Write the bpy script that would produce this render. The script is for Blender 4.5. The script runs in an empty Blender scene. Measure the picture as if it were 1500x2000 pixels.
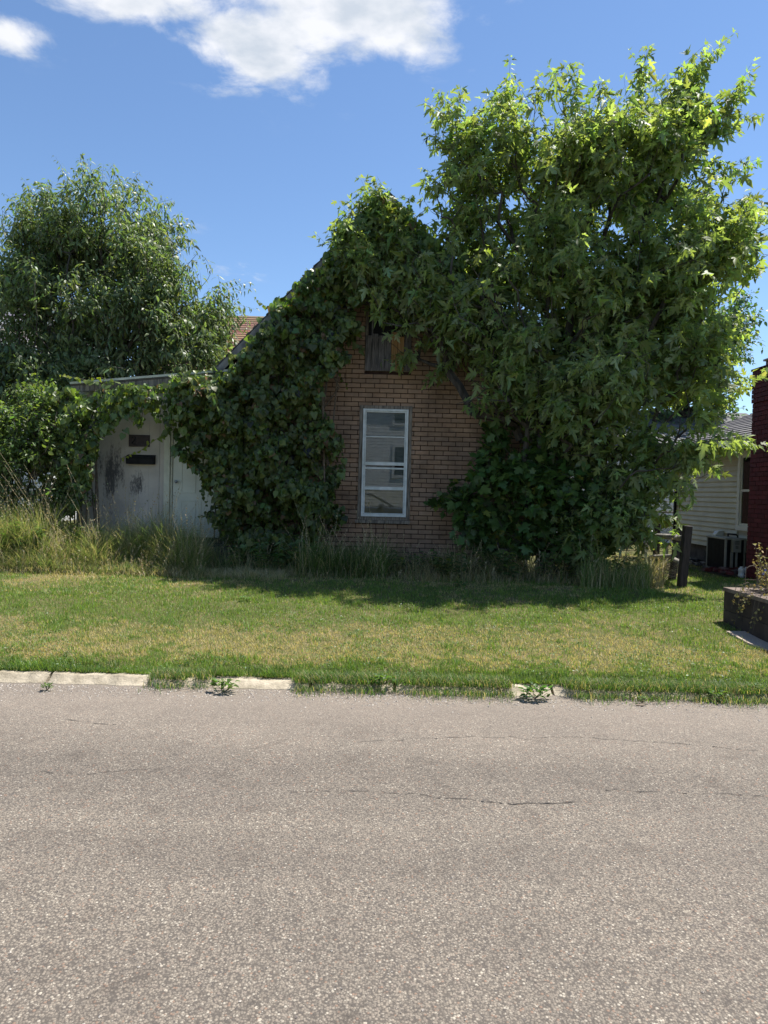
import bpy, math, random
import numpy as np
from mathutils import Vector, Matrix

rng = np.random.default_rng(11)
random.seed(11)
SC = bpy.context.scene
COL = SC.collection
R = math.radians
F = 1333.0

# ------------------------------------------------------------------ camera
CAM = Vector((0.0, 0.0, 1.55))
PITCH, ROLL = R(-1.72), R(1.45)
cam_d = bpy.data.cameras.new('camera')
cam = bpy.data.objects.new('camera', cam_d)
COL.objects.link(cam)
CROT = Matrix.Rotation(R(90) + PITCH, 3, 'X') @ Matrix.Rotation(ROLL, 3, 'Z')
cam.matrix_world = Matrix.Translation(CAM) @ CROT.to_4x4()
cam_d.sensor_fit = 'VERTICAL'
cam_d.sensor_height = 36.0
cam_d.lens = 24.0
cam_d.clip_start = 0.05
cam_d.clip_end = 2000.0
SC.camera = cam
SC.render.resolution_x, SC.render.resolution_y = 768, 1024


def at(px, py, Y):
    """world point at depth Y seen at photo pixel (px, py)"""
    d = CROT @ Vector(((px - 750.0) / F, -(py - 1000.0) / F, -1.0))
    return CAM + d * (Y / d.y)


# ------------------------------------------------------------------ light
SUN_EL, SUN_AZ = R(65), R(60)          # azimuth from +Y towards +X
sun_d = bpy.data.lights.new('sun', 'SUN')
sun_d.energy = 4.6
sun_d.angle = R(0.53)
sun_d.color = (1.0, 0.955, 0.89)
sun = bpy.data.objects.new('sun', sun_d)
COL.objects.link(sun)
SV = Vector((math.sin(SUN_AZ) * math.cos(SUN_EL), math.cos(SUN_AZ) * math.cos(SUN_EL), math.sin(SUN_EL)))
sun.rotation_euler = SV.to_track_quat('Z', 'Y').to_euler()
sun.location = (0, 0, 30)

world = bpy.data.worlds.new('World')
SC.world = world
world.use_nodes = True
wn, wl = world.node_tree.nodes, world.node_tree.links
wn.clear()


def wnode(t, **k):
    n = wn.new(t)
    for a, b in k.items():
        setattr(n, a, b)
    return n


w_out = wnode('ShaderNodeOutputWorld')
w_bg = wnode('ShaderNodeBackground')
w_sky = wnode('ShaderNodeTexSky')
w_sky.sky_type = 'NISHITA'
w_sky.sun_disc = False
w_sky.sun_elevation = SUN_EL
w_sky.sun_rotation = SUN_AZ
w_sky.altitude = 250
w_sky.air_density = 1.0
w_sky.dust_density = 0.1
w_sky.ozone_density = 4.0
w_bg.inputs[1].default_value = 0.088
w_hs = wnode('ShaderNodeHueSaturation')
w_hs.inputs['Saturation'].default_value = 1.03
wl.new(w_sky.outputs[0], w_hs.inputs['Color'])
wl.new(w_hs.outputs[0], w_bg.inputs[0])
# clouds lie on a flat layer: direction / height
w_tc = wnode('ShaderNodeTexCoord')
w_sep = wnode('ShaderNodeSeparateXYZ')
wl.new(w_tc.outputs['Generated'], w_sep.inputs[0])


def wmath(op, a, b=None, clamp=False):
    n = wnode('ShaderNodeMath', operation=op, use_clamp=clamp)
    for i, v in enumerate((a, b)):
        if v is None:
            continue
        if isinstance(v, (int, float)):
            n.inputs[i].default_value = v
        else:
            wl.new(v, n.inputs[i])
    return n.outputs[0]


w_h = wmath('MAXIMUM', w_sep.outputs['Z'], 0.02)
w_u = wmath('DIVIDE', w_sep.outputs['X'], w_h)
w_v = wmath('DIVIDE', w_sep.outputs['Y'], w_h)
w_uv = wnode('ShaderNodeCombineXYZ')
wl.new(w_u, w_uv.inputs[0]); wl.new(w_v, w_uv.inputs[1])
w_nz = wnode('ShaderNodeTexNoise')
w_nz.inputs['Scale'].default_value = 5.0
w_nz.inputs['Detail'].default_value = 12.0
w_nz.inputs['Roughness'].default_value = 0.62
w_nz.inputs['Distortion'].default_value = 0.25
wl.new(w_uv.outputs[0], w_nz.inputs['Vector'])
blob = None
for (cu, cv, ru, rv, amp) in [(-0.20, 1.40, 0.20, 0.14, 1.0), (-0.31, 1.58, 0.14, 0.15, 1.0), (-0.03, 1.46, 0.14, 0.10, 0.95),
                              (-0.50, 1.44, 0.20, 0.06, 0.85), (-0.88, 1.55, 0.12, 0.06, 0.85), (-0.22, 1.15, 0.36, 0.24, 1.1), (-0.17, 1.50, 0.24, 0.12, 1.05),
                              (-0.33, 1.63, 0.05, 0.07, 0.6), (-0.25, 1.78, 0.03, 0.03, 0.42), (-0.155, 1.60, 0.015, 0.015, 0.65),
                              (-0.80, 2.62, 0.05, 0.07, 0.45), (-0.72, 3.2, 0.09, 0.12, 0.45), (1.6, 1.2, 0.4, 0.25, 0.8), (-1.5, 0.2, 0.5, 0.4, 0.8),
                              (1.2, -1.5, 0.6, 0.4, 0.8), (-2.2, -1.2, 0.5, 0.6, 0.8), (-1.9, 2.0, 0.3, 0.3, 0.8)]:
    a = wmath('DIVIDE', wmath('SUBTRACT', w_u, cu), ru)
    b = wmath('DIVIDE', wmath('SUBTRACT', w_v, cv), rv)
    r2 = wmath('ADD', wmath('MULTIPLY', a, a), wmath('MULTIPLY', b, b))
    g = wmath('MULTIPLY', wmath('POWER', 2.718, wmath('MULTIPLY', r2, -0.8)), amp)
    blob = g if blob is None else wmath('MAXIMUM', blob, g)
w_s = wmath('ADD', blob, wmath('MULTIPLY', wmath('SUBTRACT', w_nz.outputs[0], 0.5), 2.1))
w_mr = wnode('ShaderNodeMapRange')
w_mr.interpolation_type = 'SMOOTHSTEP'
w_mr.inputs[1].default_value = 0.16
w_mr.inputs[2].default_value = 0.85
wl.new(w_s, w_mr.inputs[0])
w_mask = wmath('MULTIPLY', w_mr.outputs[0], wmath('MULTIPLY', wmath('MINIMUM', wmath('MULTIPLY', blob, 6.0), 1.0), 0.95), True)
w_cl = wnode('ShaderNodeBackground')
w_n2 = wnode('ShaderNodeTexNoise')
w_n2.inputs['Scale'].default_value = 8.0
w_n2.inputs['Detail'].default_value = 6.0
wl.new(w_uv.outputs[0], w_n2.inputs['Vector'])
w_cr = wnode('ShaderNodeValToRGB')
w_cr.color_ramp.elements[0].position = 0.35
w_cr.color_ramp.elements[0].color = (0.60, 0.66, 0.74, 1)
w_cr.color_ramp.elements[1].position = 0.6
w_cr.color_ramp.elements[1].color = (0.90, 0.91, 0.94, 1)
wl.new(w_n2.outputs[0], w_cr.inputs[0])
wl.new(w_cr.outputs[0], w_cl.inputs[0])
w_cl.inputs[1].default_value = 0.55
w_mix = wnode('ShaderNodeMixShader')
wl.new(w_mask, w_mix.inputs[0])
wl.new(w_bg.outputs[0], w_mix.inputs[1])
wl.new(w_cl.outputs[0], w_mix.inputs[2])
wl.new(w_mix.outputs[0], w_out.inputs[0])

SC.view_settings.view_transform = 'Standard'
SC.view_settings.look = 'None'
SC.view_settings.exposure = 1.02
SC.view_settings.gamma = 1.0
SC.view_settings.use_curve_mapping = False
SC.render.engine = 'CYCLES'
SC.cycles.max_bounces = 9
SC.cycles.diffuse_bounces = 7
SC.cycles.glossy_bounces = 3
SC.cycles.transmission_bounces = 5
SC.cycles.transparent_max_bounces = 8
SC.cycles.use_denoising = True
SC.cycles.sample_clamp_indirect = 6.0

# ------------------------------------------------------------------ helpers
ORG = {}


def org_of(o):
    return ORG.get(o.name, Vector((0, 0, 0))) if o else Vector((0, 0, 0))


def tag(o, label=None, cat=None, group=None, kind=None):
    if label: o['label'] = label
    if cat: o['category'] = cat
    if group: o['group'] = group
    if kind: o['kind'] = kind
    return o


def thing(name, label, cat, loc, group=None):
    o = bpy.data.objects.new(name, None)
    COL.objects.link(o)
    o.empty_display_size = 0.1
    o.location = Vector(loc)
    ORG[o.name] = Vector(loc)
    return tag(o, label, cat, group)


def link(o, parent=None):
    COL.objects.link(o)
    if parent:
        o.parent = parent
        ORG[o.name] = org_of(parent)
    return o


class MB:
    def __init__(s):
        s.v, s.f = [], []

    def add(s, vs, fs):
        k = len(s.v)
        s.v += [tuple(v) for v in vs]
        s.f += [tuple(i + k for i in f) for f in fs]
        return s

    def box(s, x0, x1, y0, y1, z0, z1):
        s.add([(x0, y0, z0), (x1, y0, z0), (x1, y1, z0), (x0, y1, z0), (x0, y0, z1), (x1, y0, z1), (x1, y1, z1), (x0, y1, z1)],
              [(0, 3, 2, 1), (4, 5, 6, 7), (0, 1, 5, 4), (1, 2, 6, 5), (2, 3, 7, 6), (3, 0, 4, 7)])
        return s

    def bar(s, a, b, w, h, up=Vector((0, 0, 1))):
        a, b = Vector(a), Vector(b)
        d = (b - a).normalized()
        x = d.cross(Vector(up))
        if x.length < 1e-4:
            x = d.cross(Vector((0, 1, 0)))
        x.normalize()
        y = x.cross(d)
        vs = []
        for p in (a, b):
            for (i, j) in ((-1, -1), (1, -1), (1, 1), (-1, 1)):
                vs.append(p + x * (i * w / 2) + y * (j * h / 2))
        s.add(vs, [(0, 1, 2, 3), (7, 6, 5, 4), (0, 4, 5, 1), (1, 5, 6, 2), (2, 6, 7, 3), (3, 7, 4, 0)])
        return s

    def tube(s, pts, rad, n=6, cap=True):
        pts = [Vector(p) for p in pts]
        if isinstance(rad, (int, float)):
            rad = [rad] * len(pts)
        base = len(s.v)
        prev = None
        for i, p in enumerate(pts):
            d = (pts[min(i + 1, len(pts) - 1)] - pts[max(i - 1, 0)])
            if d.length < 1e-7:
                d = Vector((0, 0, 1))
            d.normalize()
            if prev is None:
                x = d.orthogonal().normalized()
            else:
                x = (prev - d * prev.dot(d))
                x = x.normalized() if x.length > 1e-5 else d.orthogonal().normalized()
            prev = x
            y = d.cross(x)
            for k in range(n):
                a = 2 * math.pi * k / n
                s.v.append(tuple(p + (x * math.cos(a) + y * math.sin(a)) * rad[i]))
        for i in range(len(pts) - 1):
            for k in range(n):
                a = base + i * n + k
                b = base + i * n + (k + 1) % n
                s.f.append((a, b, b + n, a + n))
        if cap:
            s.f.append(tuple(base + k for k in range(n))[::-1])
            s.f.append(tuple(base + (len(pts) - 1) * n + k for k in range(n)))
        return s

    def prism_y(s, poly, y0, y1):
        """poly of (x, z) extruded along Y"""
        n = len(poly)
        vs = [(x, y0, z) for x, z in poly] + [(x, y1, z) for x, z in poly]
        fs = [tuple(range(n)), tuple(range(2 * n - 1, n - 1, -1))]
        for i in range(n):
            j = (i + 1) % n
            fs.append((i, i + n, j + n, j))
        return s.add(vs, fs)

    def prism_x(s, poly, x0, x1):
        n = len(poly)
        vs = [(x0, y, z) for y, z in poly] + [(x1, y, z) for y, z in poly]
        fs = [tuple(range(n)), tuple(range(2 * n - 1, n - 1, -1))]
        for i in range(n):
            j = (i + 1) % n
            fs.append((i, i + n, j + n, j))
        return s.add(vs, fs)

    def mesh(s, name, mat, off=Vector((0, 0, 0)), smooth=False, tint=None):
        me = bpy.data.meshes.new(name)
        me.from_pydata([(a - off.x, b - off.y, c - off.z) for a, b, c in s.v], [], s.f)
        if mat: me.materials.append(mat)
        if smooth:
            me.polygons.foreach_set('use_smooth', [True] * len(me.polygons))
        if tint is not None:
            at_ = me.attributes.new('tint', 'FLOAT_COLOR', 'POINT')
            at_.data.foreach_set('color', np.tile(np.array([*tint, 1.0]), len(s.v)))
        me.update()
        return me

    def build(s, name, mat, parent=None, smooth=False, bevel=0.0, tint=None, kind=None, label=None):
        off = org_of(parent)
        o = bpy.data.objects.new(name, s.mesh(name, mat, off, smooth, tint))
        link(o, parent)
        if bevel:
            m = o.modifiers.new('bevel', 'BEVEL')
            m.width = bevel
            m.segments = 2
            m.limit_method = 'ANGLE'
        if kind: o['kind'] = kind
        if label: o['label'] = label
        return o


def vnoise(x, y, seed=0):
    xi, yi = np.floor(x).astype(np.int64), np.floor(y).astype(np.int64)
    xf, yf = x - xi, y - yi
    xf, yf = xf * xf * (3 - 2 * xf), yf * yf * (3 - 2 * yf)

    def h(a, b):
        n = (a * 374761393 + b * 668265263 + seed * 1274126177) & 0x7fffffff
        n = ((n ^ (n >> 13)) * 1274126177) & 0x7fffffff
        return ((n ^ (n >> 16)) & 0xffff) / 65535.0
    return (h(xi, yi) * (1 - xf) + h(xi + 1, yi) * xf) * (1 - yf) + (h(xi, yi + 1) * (1 - xf) + h(xi + 1, yi + 1) * xf) * yf


def fbm(x, y, seed=0, octv=4):
    s, a, t = 0, 1.0, 0
    for k in range(octv):
        s = s + a * vnoise(x * 2 ** k + 17.3 * k, y * 2 ** k - 9.1 * k, seed + k)
        t += a
        a *= 0.5
    return s / t


def sstep(a, b, x):
    t = np.clip((x - a) / (b - a), 0, 1)
    return t * t * (3 - 2 * t)


def gz(x, y):
    x = np.asarray(x, float); y = np.asarray(y, float)
    h = 0.035 + 0.05 * sstep(5.45, 6.0, y) + 0.185 * sstep(5.9, 9.6, y)
    h = h + 0.03 * (fbm(x * 0.9, y * 0.9, 5) - 0.5) * sstep(5.6, 6.6, y)
    return np.where(y > 5.405, h, np.where(y < -4.4, 0.08, -0.05))


def gzf(x, y):
    return float(gz(x, y))


# ------------------------------------------------------------------ materials
def M(name):
    m = bpy.data.materials.new(name)
    m.use_nodes = True
    n, l = m.node_tree.nodes, m.node_tree.links
    b = n['Principled BSDF']
    return m, n, l, b


def vary(name, c1, c2, scale=6.0, rough=0.7, bump=0.0, bscale=60.0, detail=6.0, spec=0.4, stretch=(1, 1, 1), lo=0.35, hi=0.65, metal=0.0):
    m, n, l, b = M(name)
    tc = n.new('ShaderNodeTexCoord')
    mp = n.new('ShaderNodeMapping')
    mp.inputs['Scale'].default_value = stretch
    l.new(tc.outputs['Object'], mp.inputs[0])
    nz = n.new('ShaderNodeTexNoise')
    nz.inputs['Scale'].default_value = scale
    nz.inputs['Detail'].default_value = detail
    l.new(mp.outputs[0], nz.inputs['Vector'])
    cr = n.new('ShaderNodeValToRGB')
    cr.color_ramp.elements[0].position = lo
    cr.color_ramp.elements[1].position = hi
    cr.color_ramp.elements[0].color = (*c1, 1)
    cr.color_ramp.elements[1].color = (*c2, 1)
    l.new(nz.outputs[0], cr.inputs[0])
    l.new(cr.outputs[0], b.inputs['Base Color'])
    b.inputs['Roughness'].default_value = rough
    b.inputs['Specular IOR Level'].default_value = spec
    b.inputs['Metallic'].default_value = metal
    if bump:
        n2 = n.new('ShaderNodeTexNoise')
        n2.inputs['Scale'].default_value = bscale
        n2.inputs['Detail'].default_value = 5
        l.new(mp.outputs[0], n2.inputs['Vector'])
        bp = n.new('ShaderNodeBump')
        bp.inputs['Strength'].default_value = bump
        bp.inputs['Distance'].default_value = 0.01
        l.new(n2.outputs[0], bp.inputs['Height'])
        l.new(bp.outputs[0], b.inputs['Normal'])
    return m


def leaf_mat(name, under=(1.5, 1.35, 1.6), trans=0.35, rough=0.42, spec=0.5, tcol=(2.2, 2.4, 0.9)):
    m, n, l, b = M(name)
    a = n.new('ShaderNodeAttribute')
    a.attribute_name = 'tint'
    g = n.new('ShaderNodeNewGeometry')
    mu = n.new('ShaderNodeMix'); mu.data_type = 'RGBA'; mu.blend_type = 'MULTIPLY'
    mu.inputs[0].default_value = 1.0
    l.new(a.outputs['Color'], mu.inputs[6])
    mu.inputs[7].default_value = (*under, 1)
    mx = n.new('ShaderNodeMix'); mx.data_type = 'RGBA'
    l.new(g.outputs['Backfacing'], mx.inputs[0])
    l.new(a.outputs['Color'], mx.inputs[6])
    l.new(mu.outputs[2], mx.inputs[7])
    l.new(mx.outputs[2], b.inputs['Base Color'])
    b.inputs['Roughness'].default_value = rough
    b.inputs['Specular IOR Level'].default_value = spec
    t = n.new('ShaderNodeBsdfTranslucent')
    mt = n.new('ShaderNodeMix'); mt.data_type = 'RGBA'; mt.blend_type = 'MULTIPLY'
    mt.inputs[0].default_value = 1.0
    l.new(a.outputs['Color'], mt.inputs[6])
    mt.inputs[7].default_value = (*tcol, 1)
    l.new(mt.outputs[2], t.inputs[0])
    ms = n.new('ShaderNodeMixShader')
    ms.inputs[0].default_value = trans
    l.new(b.outputs[0], ms.inputs[1])
    l.new(t.outputs[0], ms.inputs[2])
    l.new(ms.outputs[0], n['Material Output'].inputs[0])
    return m


def tint_mat(name, rough=0.8, bump=0.3, bscale=90, dirt=(0.75, 1.1), spec=0.3, stain=None):
    m, n, l, b = M(name)
    a = n.new('ShaderNodeAttribute'); a.attribute_name = 'tint'
    tc = n.new('ShaderNodeTexCoord')
    g = n.new('ShaderNodeNewGeometry')
    nz = n.new('ShaderNodeTexNoise'); nz.inputs['Scale'].default_value = 1.9; nz.inputs['Detail'].default_value = 11.0; nz.inputs['Roughness'].default_value = 0.68
    l.new(g.outputs['Position'], nz.inputs['Vector'])
    mr = n.new('ShaderNodeMapRange')
    mr.inputs[1].default_value = 0.3; mr.inputs[2].default_value = 0.7
    mr.inputs[3].default_value = dirt[0]; mr.inputs[4].default_value = dirt[1]
    l.new(nz.outputs[0], mr.inputs[0])
    vm = n.new('ShaderNodeVectorMath'); vm.operation = 'SCALE'
    l.new(a.outputs['Vector'], vm.inputs[0]); l.new(mr.outputs[0], vm.inputs[3])
    l.new(vm.outputs[0], b.inputs['Base Color'])
    b.inputs['Roughness'].default_value = rough
    b.inputs['Specular IOR Level'].default_value = spec
    n2 = n.new('ShaderNodeTexNoise'); n2.inputs['Scale'].default_value = bscale
    l.new(g.outputs['Position'], n2.inputs['Vector'])
    bp = n.new('ShaderNodeBump'); bp.inputs['Strength'].default_value = bump; bp.inputs['Distance'].default_value = 0.01
    l.new(n2.outputs[0], bp.inputs['Height']); l.new(bp.outputs[0], b.inputs['Normal'])
    return m


MT = {}
MT['bark'] = vary('bark', (0.03, 0.025, 0.02), (0.09, 0.078, 0.065), 14, 0.9, 0.6, 40, stretch=(1, 1, 0.25))
MT['twig'] = vary('twig', (0.09, 0.07, 0.05), (0.18, 0.14, 0.10), 20, 0.8)
MT['maple'] = leaf_mat('maple_leaf', (1.55, 1.45, 2.2), 0.54, 0.50, 0.42, (1.9, 1.9, 0.7))
MT['leaf'] = leaf_mat('leaf', (1.4, 1.3, 1.6), 0.38, 0.46, 0.5)
MT['vine'] = leaf_mat('vine_leaf', (1.5, 1.35, 1.7), 0.34, 0.42, 0.45)
MT['grass'] = leaf_mat('grass_blade', (1, 1, 1), 0.40, 0.5, 0.35, (1.6, 1.6, 0.8))
MT['brick'] = tint_mat('faded_brick', 0.85, 0.4, 120, (0.50, 1.14))
MT['mortar'] = vary('mortar', (0.03, 0.014, 0.010), (0.05, 0.028, 0.02), 10, 0.95)
MT['redbrick'] = tint_mat('red_painted_brick', 0.7, 0.4, 90)
MT['redmortar'] = vary('red_mortar', (0.03, 0.005, 0.008), (0.05, 0.008, 0.012), 10, 0.9)
MT['white'] = vary('aged_white_paint', (0.50, 0.53, 0.50), (0.68, 0.70, 0.68), 9, 0.5, 0.1, 60)
MT['oldwood'] = vary('weathered_wood', (0.10, 0.085, 0.07), (0.27, 0.23, 0.18), 7, 0.85, 0.4, 60, stretch=(6, 6, 0.7))
MT['greywood'] = vary('grey_board', (0.07, 0.065, 0.065), (0.20, 0.18, 0.17), 9, 0.85, 0.5, 60, stretch=(7, 7, 0.6))
MT['ochrewood'] = vary('ochre_plywood', (0.28, 0.15, 0.05), (0.42, 0.25, 0.11), 7, 0.8, 0.3, 60, stretch=(6, 6, 0.6))
MT['door'] = vary('cream_door_paint', (0.54, 0.55, 0.45), (0.64, 0.65, 0.54), 3, 0.5)
MT['trim'] = vary('cream_trim', (0.45, 0.45, 0.34), (0.60, 0.59, 0.46), 5, 0.55)
MT['black'] = vary('black_metal', (0.010, 0.010, 0.012), (0.020, 0.020, 0.023), 10, 0.7, spec=0.2)
MT['dark'] = vary('unlit_room_black', (0.006, 0.006, 0.007), (0.012, 0.011, 0.011), 3, 0.8)  # near-black colour stands in for the darkness of unlit rooms
MT['plaque'] = vary('dark_plaque', (0.03, 0.022, 0.024), (0.055, 0.04, 0.042), 20, 0.6)
MT['numeral'] = vary('numeral_black', (0.008, 0.008, 0.012), (0.012, 0.012, 0.016), 20, 0.4)
MT['blind'] = vary('dusty_blind', (0.15, 0.145, 0.14), (0.22, 0.21, 0.20), 5, 0.8, stretch=(1, 1, 8))
MT['cardboard'] = vary('tan_board', (0.16, 0.11, 0.05), (0.22, 0.16, 0.075), 5, 0.9)
MT['concrete'] = vary('concrete', (0.26, 0.22, 0.155), (0.46, 0.395, 0.29), 12, 0.9, 0.7, 60)
MT['darkconc'] = vary('dark_concrete', (0.06, 0.055, 0.05), (0.13, 0.12, 0.11), 8, 0.9, 0.5, 60)
MT['roofgrey'] = tint_mat('asphalt_shingle', 0.9, 0.5, 150, (0.8, 1.15))
MT['rake'] = vary('weathered_rake', (0.12, 0.115, 0.105), (0.26, 0.25, 0.23), 7, 0.7, 0.2, 50)
MT['siding'] = vary('cream_siding', (0.50, 0.47, 0.34), (0.60, 0.57, 0.43), 2.5, 0.5)
MT['whiteside'] = vary('white_siding', (0.68, 0.69, 0.69), (0.78, 0.79, 0.79), 2.5, 0.5)
MT['soffit'] = vary('brown_soffit', (0.04, 0.03, 0.025), (0.07, 0.05, 0.045), 6, 0.7)
MT['gutter'] = vary('grey_gutter', (0.30, 0.29, 0.26), (0.42, 0.41, 0.38), 6, 0.5)
MT['post'] = vary('dark_stained_wood', (0.018, 0.013, 0.011), (0.05, 0.036, 0.030), 9, 0.8, 0.5, 60, stretch=(6, 6, 0.7))
MT['rail'] = vary('grey_round_rail', (0.16, 0.15, 0.13), (0.34, 0.32, 0.28), 9, 0.9, 0.4, 60)
MT['planter'] = vary('dark_brown_block', (0.028, 0.02, 0.018), (0.055, 0.04, 0.034), 6, 0.85, 0.5, 70)
MT['plantertop'] = vary('tan_block_top', (0.12, 0.09, 0.07), (0.20, 0.155, 0.125), 9, 0.9, 0.5, 70)  # caps are a lighter brown than the blocks below
MT['acgrey'] = vary('grey_steel', (0.26, 0.26, 0.24), (0.34, 0.34, 0.32), 9, 0.5)
MT['plastic'] = vary('white_plastic', (0.62, 0.63, 0.62), (0.74, 0.75, 0.74), 6, 0.4)
MT['galv'] = vary('galvanised_wire', (0.20, 0.21, 0.22), (0.32, 0.33, 0.34), 10, 0.5, metal=0.4)
MT['soil'] = vary('soil', (0.05, 0.035, 0.022), (0.11, 0.08, 0.05), 12, 0.95, 0.6, 50)
MT['mulch'] = tint_mat('rubble', 0.9, 0.5, 70)
MT['pathway'] = vary('pink_gravel_path', (0.32, 0.25, 0.20), (0.52, 0.43, 0.36), 90, 0.95, 0.8, 110, detail=2)
MT['yellow'] = leaf_mat('dry_leaf', (1, 1, 1), 0.3, 0.6, 0.3, (1.4, 1.3, 0.8))
MT['carpaint'] = vary('silver_blue_paint', (0.20, 0.25, 0.34), (0.24, 0.29, 0.38), 1, 0.25, spec=0.8, metal=0.5)
MT['carglass'] = vary('dark_glass', (0.015, 0.017, 0.02), (0.02, 0.022, 0.025), 1, 0.05, spec=0.8)
MT['tyre'] = vary('tyre_rubber', (0.015, 0.015, 0.015), (0.03, 0.03, 0.03), 8, 0.85)


def glass_mat(name='window_glass', tintc=(0.85, 0.9, 0.9), boost=1.25):
    m, n, l, b = M(name)
    n.remove(b)
    fr = n.new('ShaderNodeFresnel'); fr.inputs[0].default_value = 1.5
    mu = n.new('ShaderNodeMath'); mu.operation = 'MULTIPLY'; mu.use_clamp = True
    l.new(fr.outputs[0], mu.inputs[0]); mu.inputs[1].default_value = boost
    tr = n.new('ShaderNodeBsdfTransparent'); tr.inputs[0].default_value = (*tintc, 1)
    gl = n.new('ShaderNodeBsdfGlossy'); gl.inputs['Roughness'].default_value = 0.012
    # slightly wavy old glass
    nz = n.new('ShaderNodeTexNoise'); nz.inputs['Scale'].default_value = 3.0
    bp = n.new('ShaderNodeBump'); bp.inputs['Strength'].default_value = 0.004; bp.inputs['Distance'].default_value = 0.02
    l.new(nz.outputs[0], bp.inputs['Height']); l.new(bp.outputs[0], gl.inputs['Normal'])
    ms = n.new('ShaderNodeMixShader')
    l.new(mu.outputs[0], ms.inputs[0]); l.new(tr.outputs[0], ms.inputs[1]); l.new(gl.outputs[0], ms.inputs[2])
    l.new(ms.outputs[0], n['Material Output'].inputs[0])
    return m


MT['glass'] = glass_mat()


def wall_panel_mat():
    """beige plywood with black mildew running down in streaks"""
    m, n, l, b = M('mildewed_plywood')
    g = n.new('ShaderNodeNewGeometry')
    mp = n.new('ShaderNodeMapping'); mp.inputs['Scale'].default_value = (7.0, 1, 1.1)
    l.new(g.outputs['Position'], mp.inputs[0])
    n1 = n.new('ShaderNodeTexNoise'); n1.inputs['Scale'].default_value = 1.6; n1.inputs['Detail'].default_value = 5; n1.inputs['Roughness'].default_value = 0.7
    l.new(mp.outputs[0], n1.inputs['Vector'])
    n2 = n.new('ShaderNodeTexNoise'); n2.inputs['Scale'].default_value = 26.0; n2.inputs['Detail'].default_value = 8; n2.inputs['Roughness'].default_value = 0.75
    mp2 = n.new('ShaderNodeMapping'); mp2.inputs['Scale'].default_value = (1.6, 1, 0.6)
    l.new(g.outputs['Position'], mp2.inputs[0]); l.new(mp2.outputs[0], n2.inputs['Vector'])
    # stain regions by position
    sep = n.new('ShaderNodeSeparateXYZ'); l.new(g.outputs['Position'], sep.inputs[0])

    def mth(op, a, c=None, clamp=False):
        q = n.new('ShaderNodeMath'); q.operation = op; q.use_clamp = clamp
        for i, v in enumerate((a, c)):
            if v is None: continue
            if isinstance(v, (int, float)): q.inputs[i].default_value = v
            else: l.new(v, q.inputs[i])
        return q.outputs[0]
    reg = None
    for (cx, cz, rx, rz, am) in STAINS:
        a = mth('DIVIDE', mth('SUBTRACT', sep.outputs[0], cx), rx)
        c = mth('DIVIDE', mth('SUBTRACT', sep.outputs[2], cz), rz)
        r2 = mth('ADD', mth('MULTIPLY', a, a), mth('MULTIPLY', c, c))
        q = mth('MULTIPLY', mth('POWER', 2.718, mth('MULTIPLY', r2, -1.0)), am)
        reg = q if reg is None else mth('MAXIMUM', reg, q)
    s = mth('ADD', mth('MULTIPLY', reg, 0.32), mth('MULTIPLY', mth('ADD', mth('MULTIPLY', n1.outputs[0], 1.1), mth('MULTIPLY', n2.outputs[0], 1.3)), 0.5))
    mr = n.new('ShaderNodeMapRange'); mr.inputs[1].default_value = 0.76; mr.inputs[2].default_value = 0.90
    l.new(s, mr.inputs[0])
    n3 = n.new('ShaderNodeTexNoise'); n3.inputs['Scale'].default_value = 2.2; n3.inputs['Detail'].default_value = 7
    l.new(g.outputs['Position'], n3.inputs['Vector'])
    cr = n.new('ShaderNodeValToRGB')
    cr.color_ramp.elements[0].position = 0.35; cr.color_ramp.elements[0].color = (0.40, 0.36, 0.305, 1)
    cr.color_ramp.elements[1].position = 0.65; cr.color_ramp.elements[1].color = (0.54, 0.49, 0.42, 1)
    l.new(n3.outputs[0], cr.inputs[0])
    mx = n.new('ShaderNodeMix'); mx.data_type = 'RGBA'
    mlt = mth('MULTIPLY', mr.outputs[0], 0.85)
    l.new(mlt, mx.inputs[0]); l.new(cr.outputs[0], mx.inputs[6]); mx.inputs[7].default_value = (0.035, 0.035, 0.04, 1)
    l.new(mx.outputs[2], b.inputs['Base Color'])
    b.inputs['Roughness'].default_value = 0.85
    bp = n.new('ShaderNodeBump'); bp.inputs['Strength'].default_value = 0.25; bp.inputs['Distance'].default_value = 0.01
    l.new(n2.outputs[0], bp.inputs['Height']); l.new(bp.outputs[0], b.inputs['Normal'])
    return m


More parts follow.
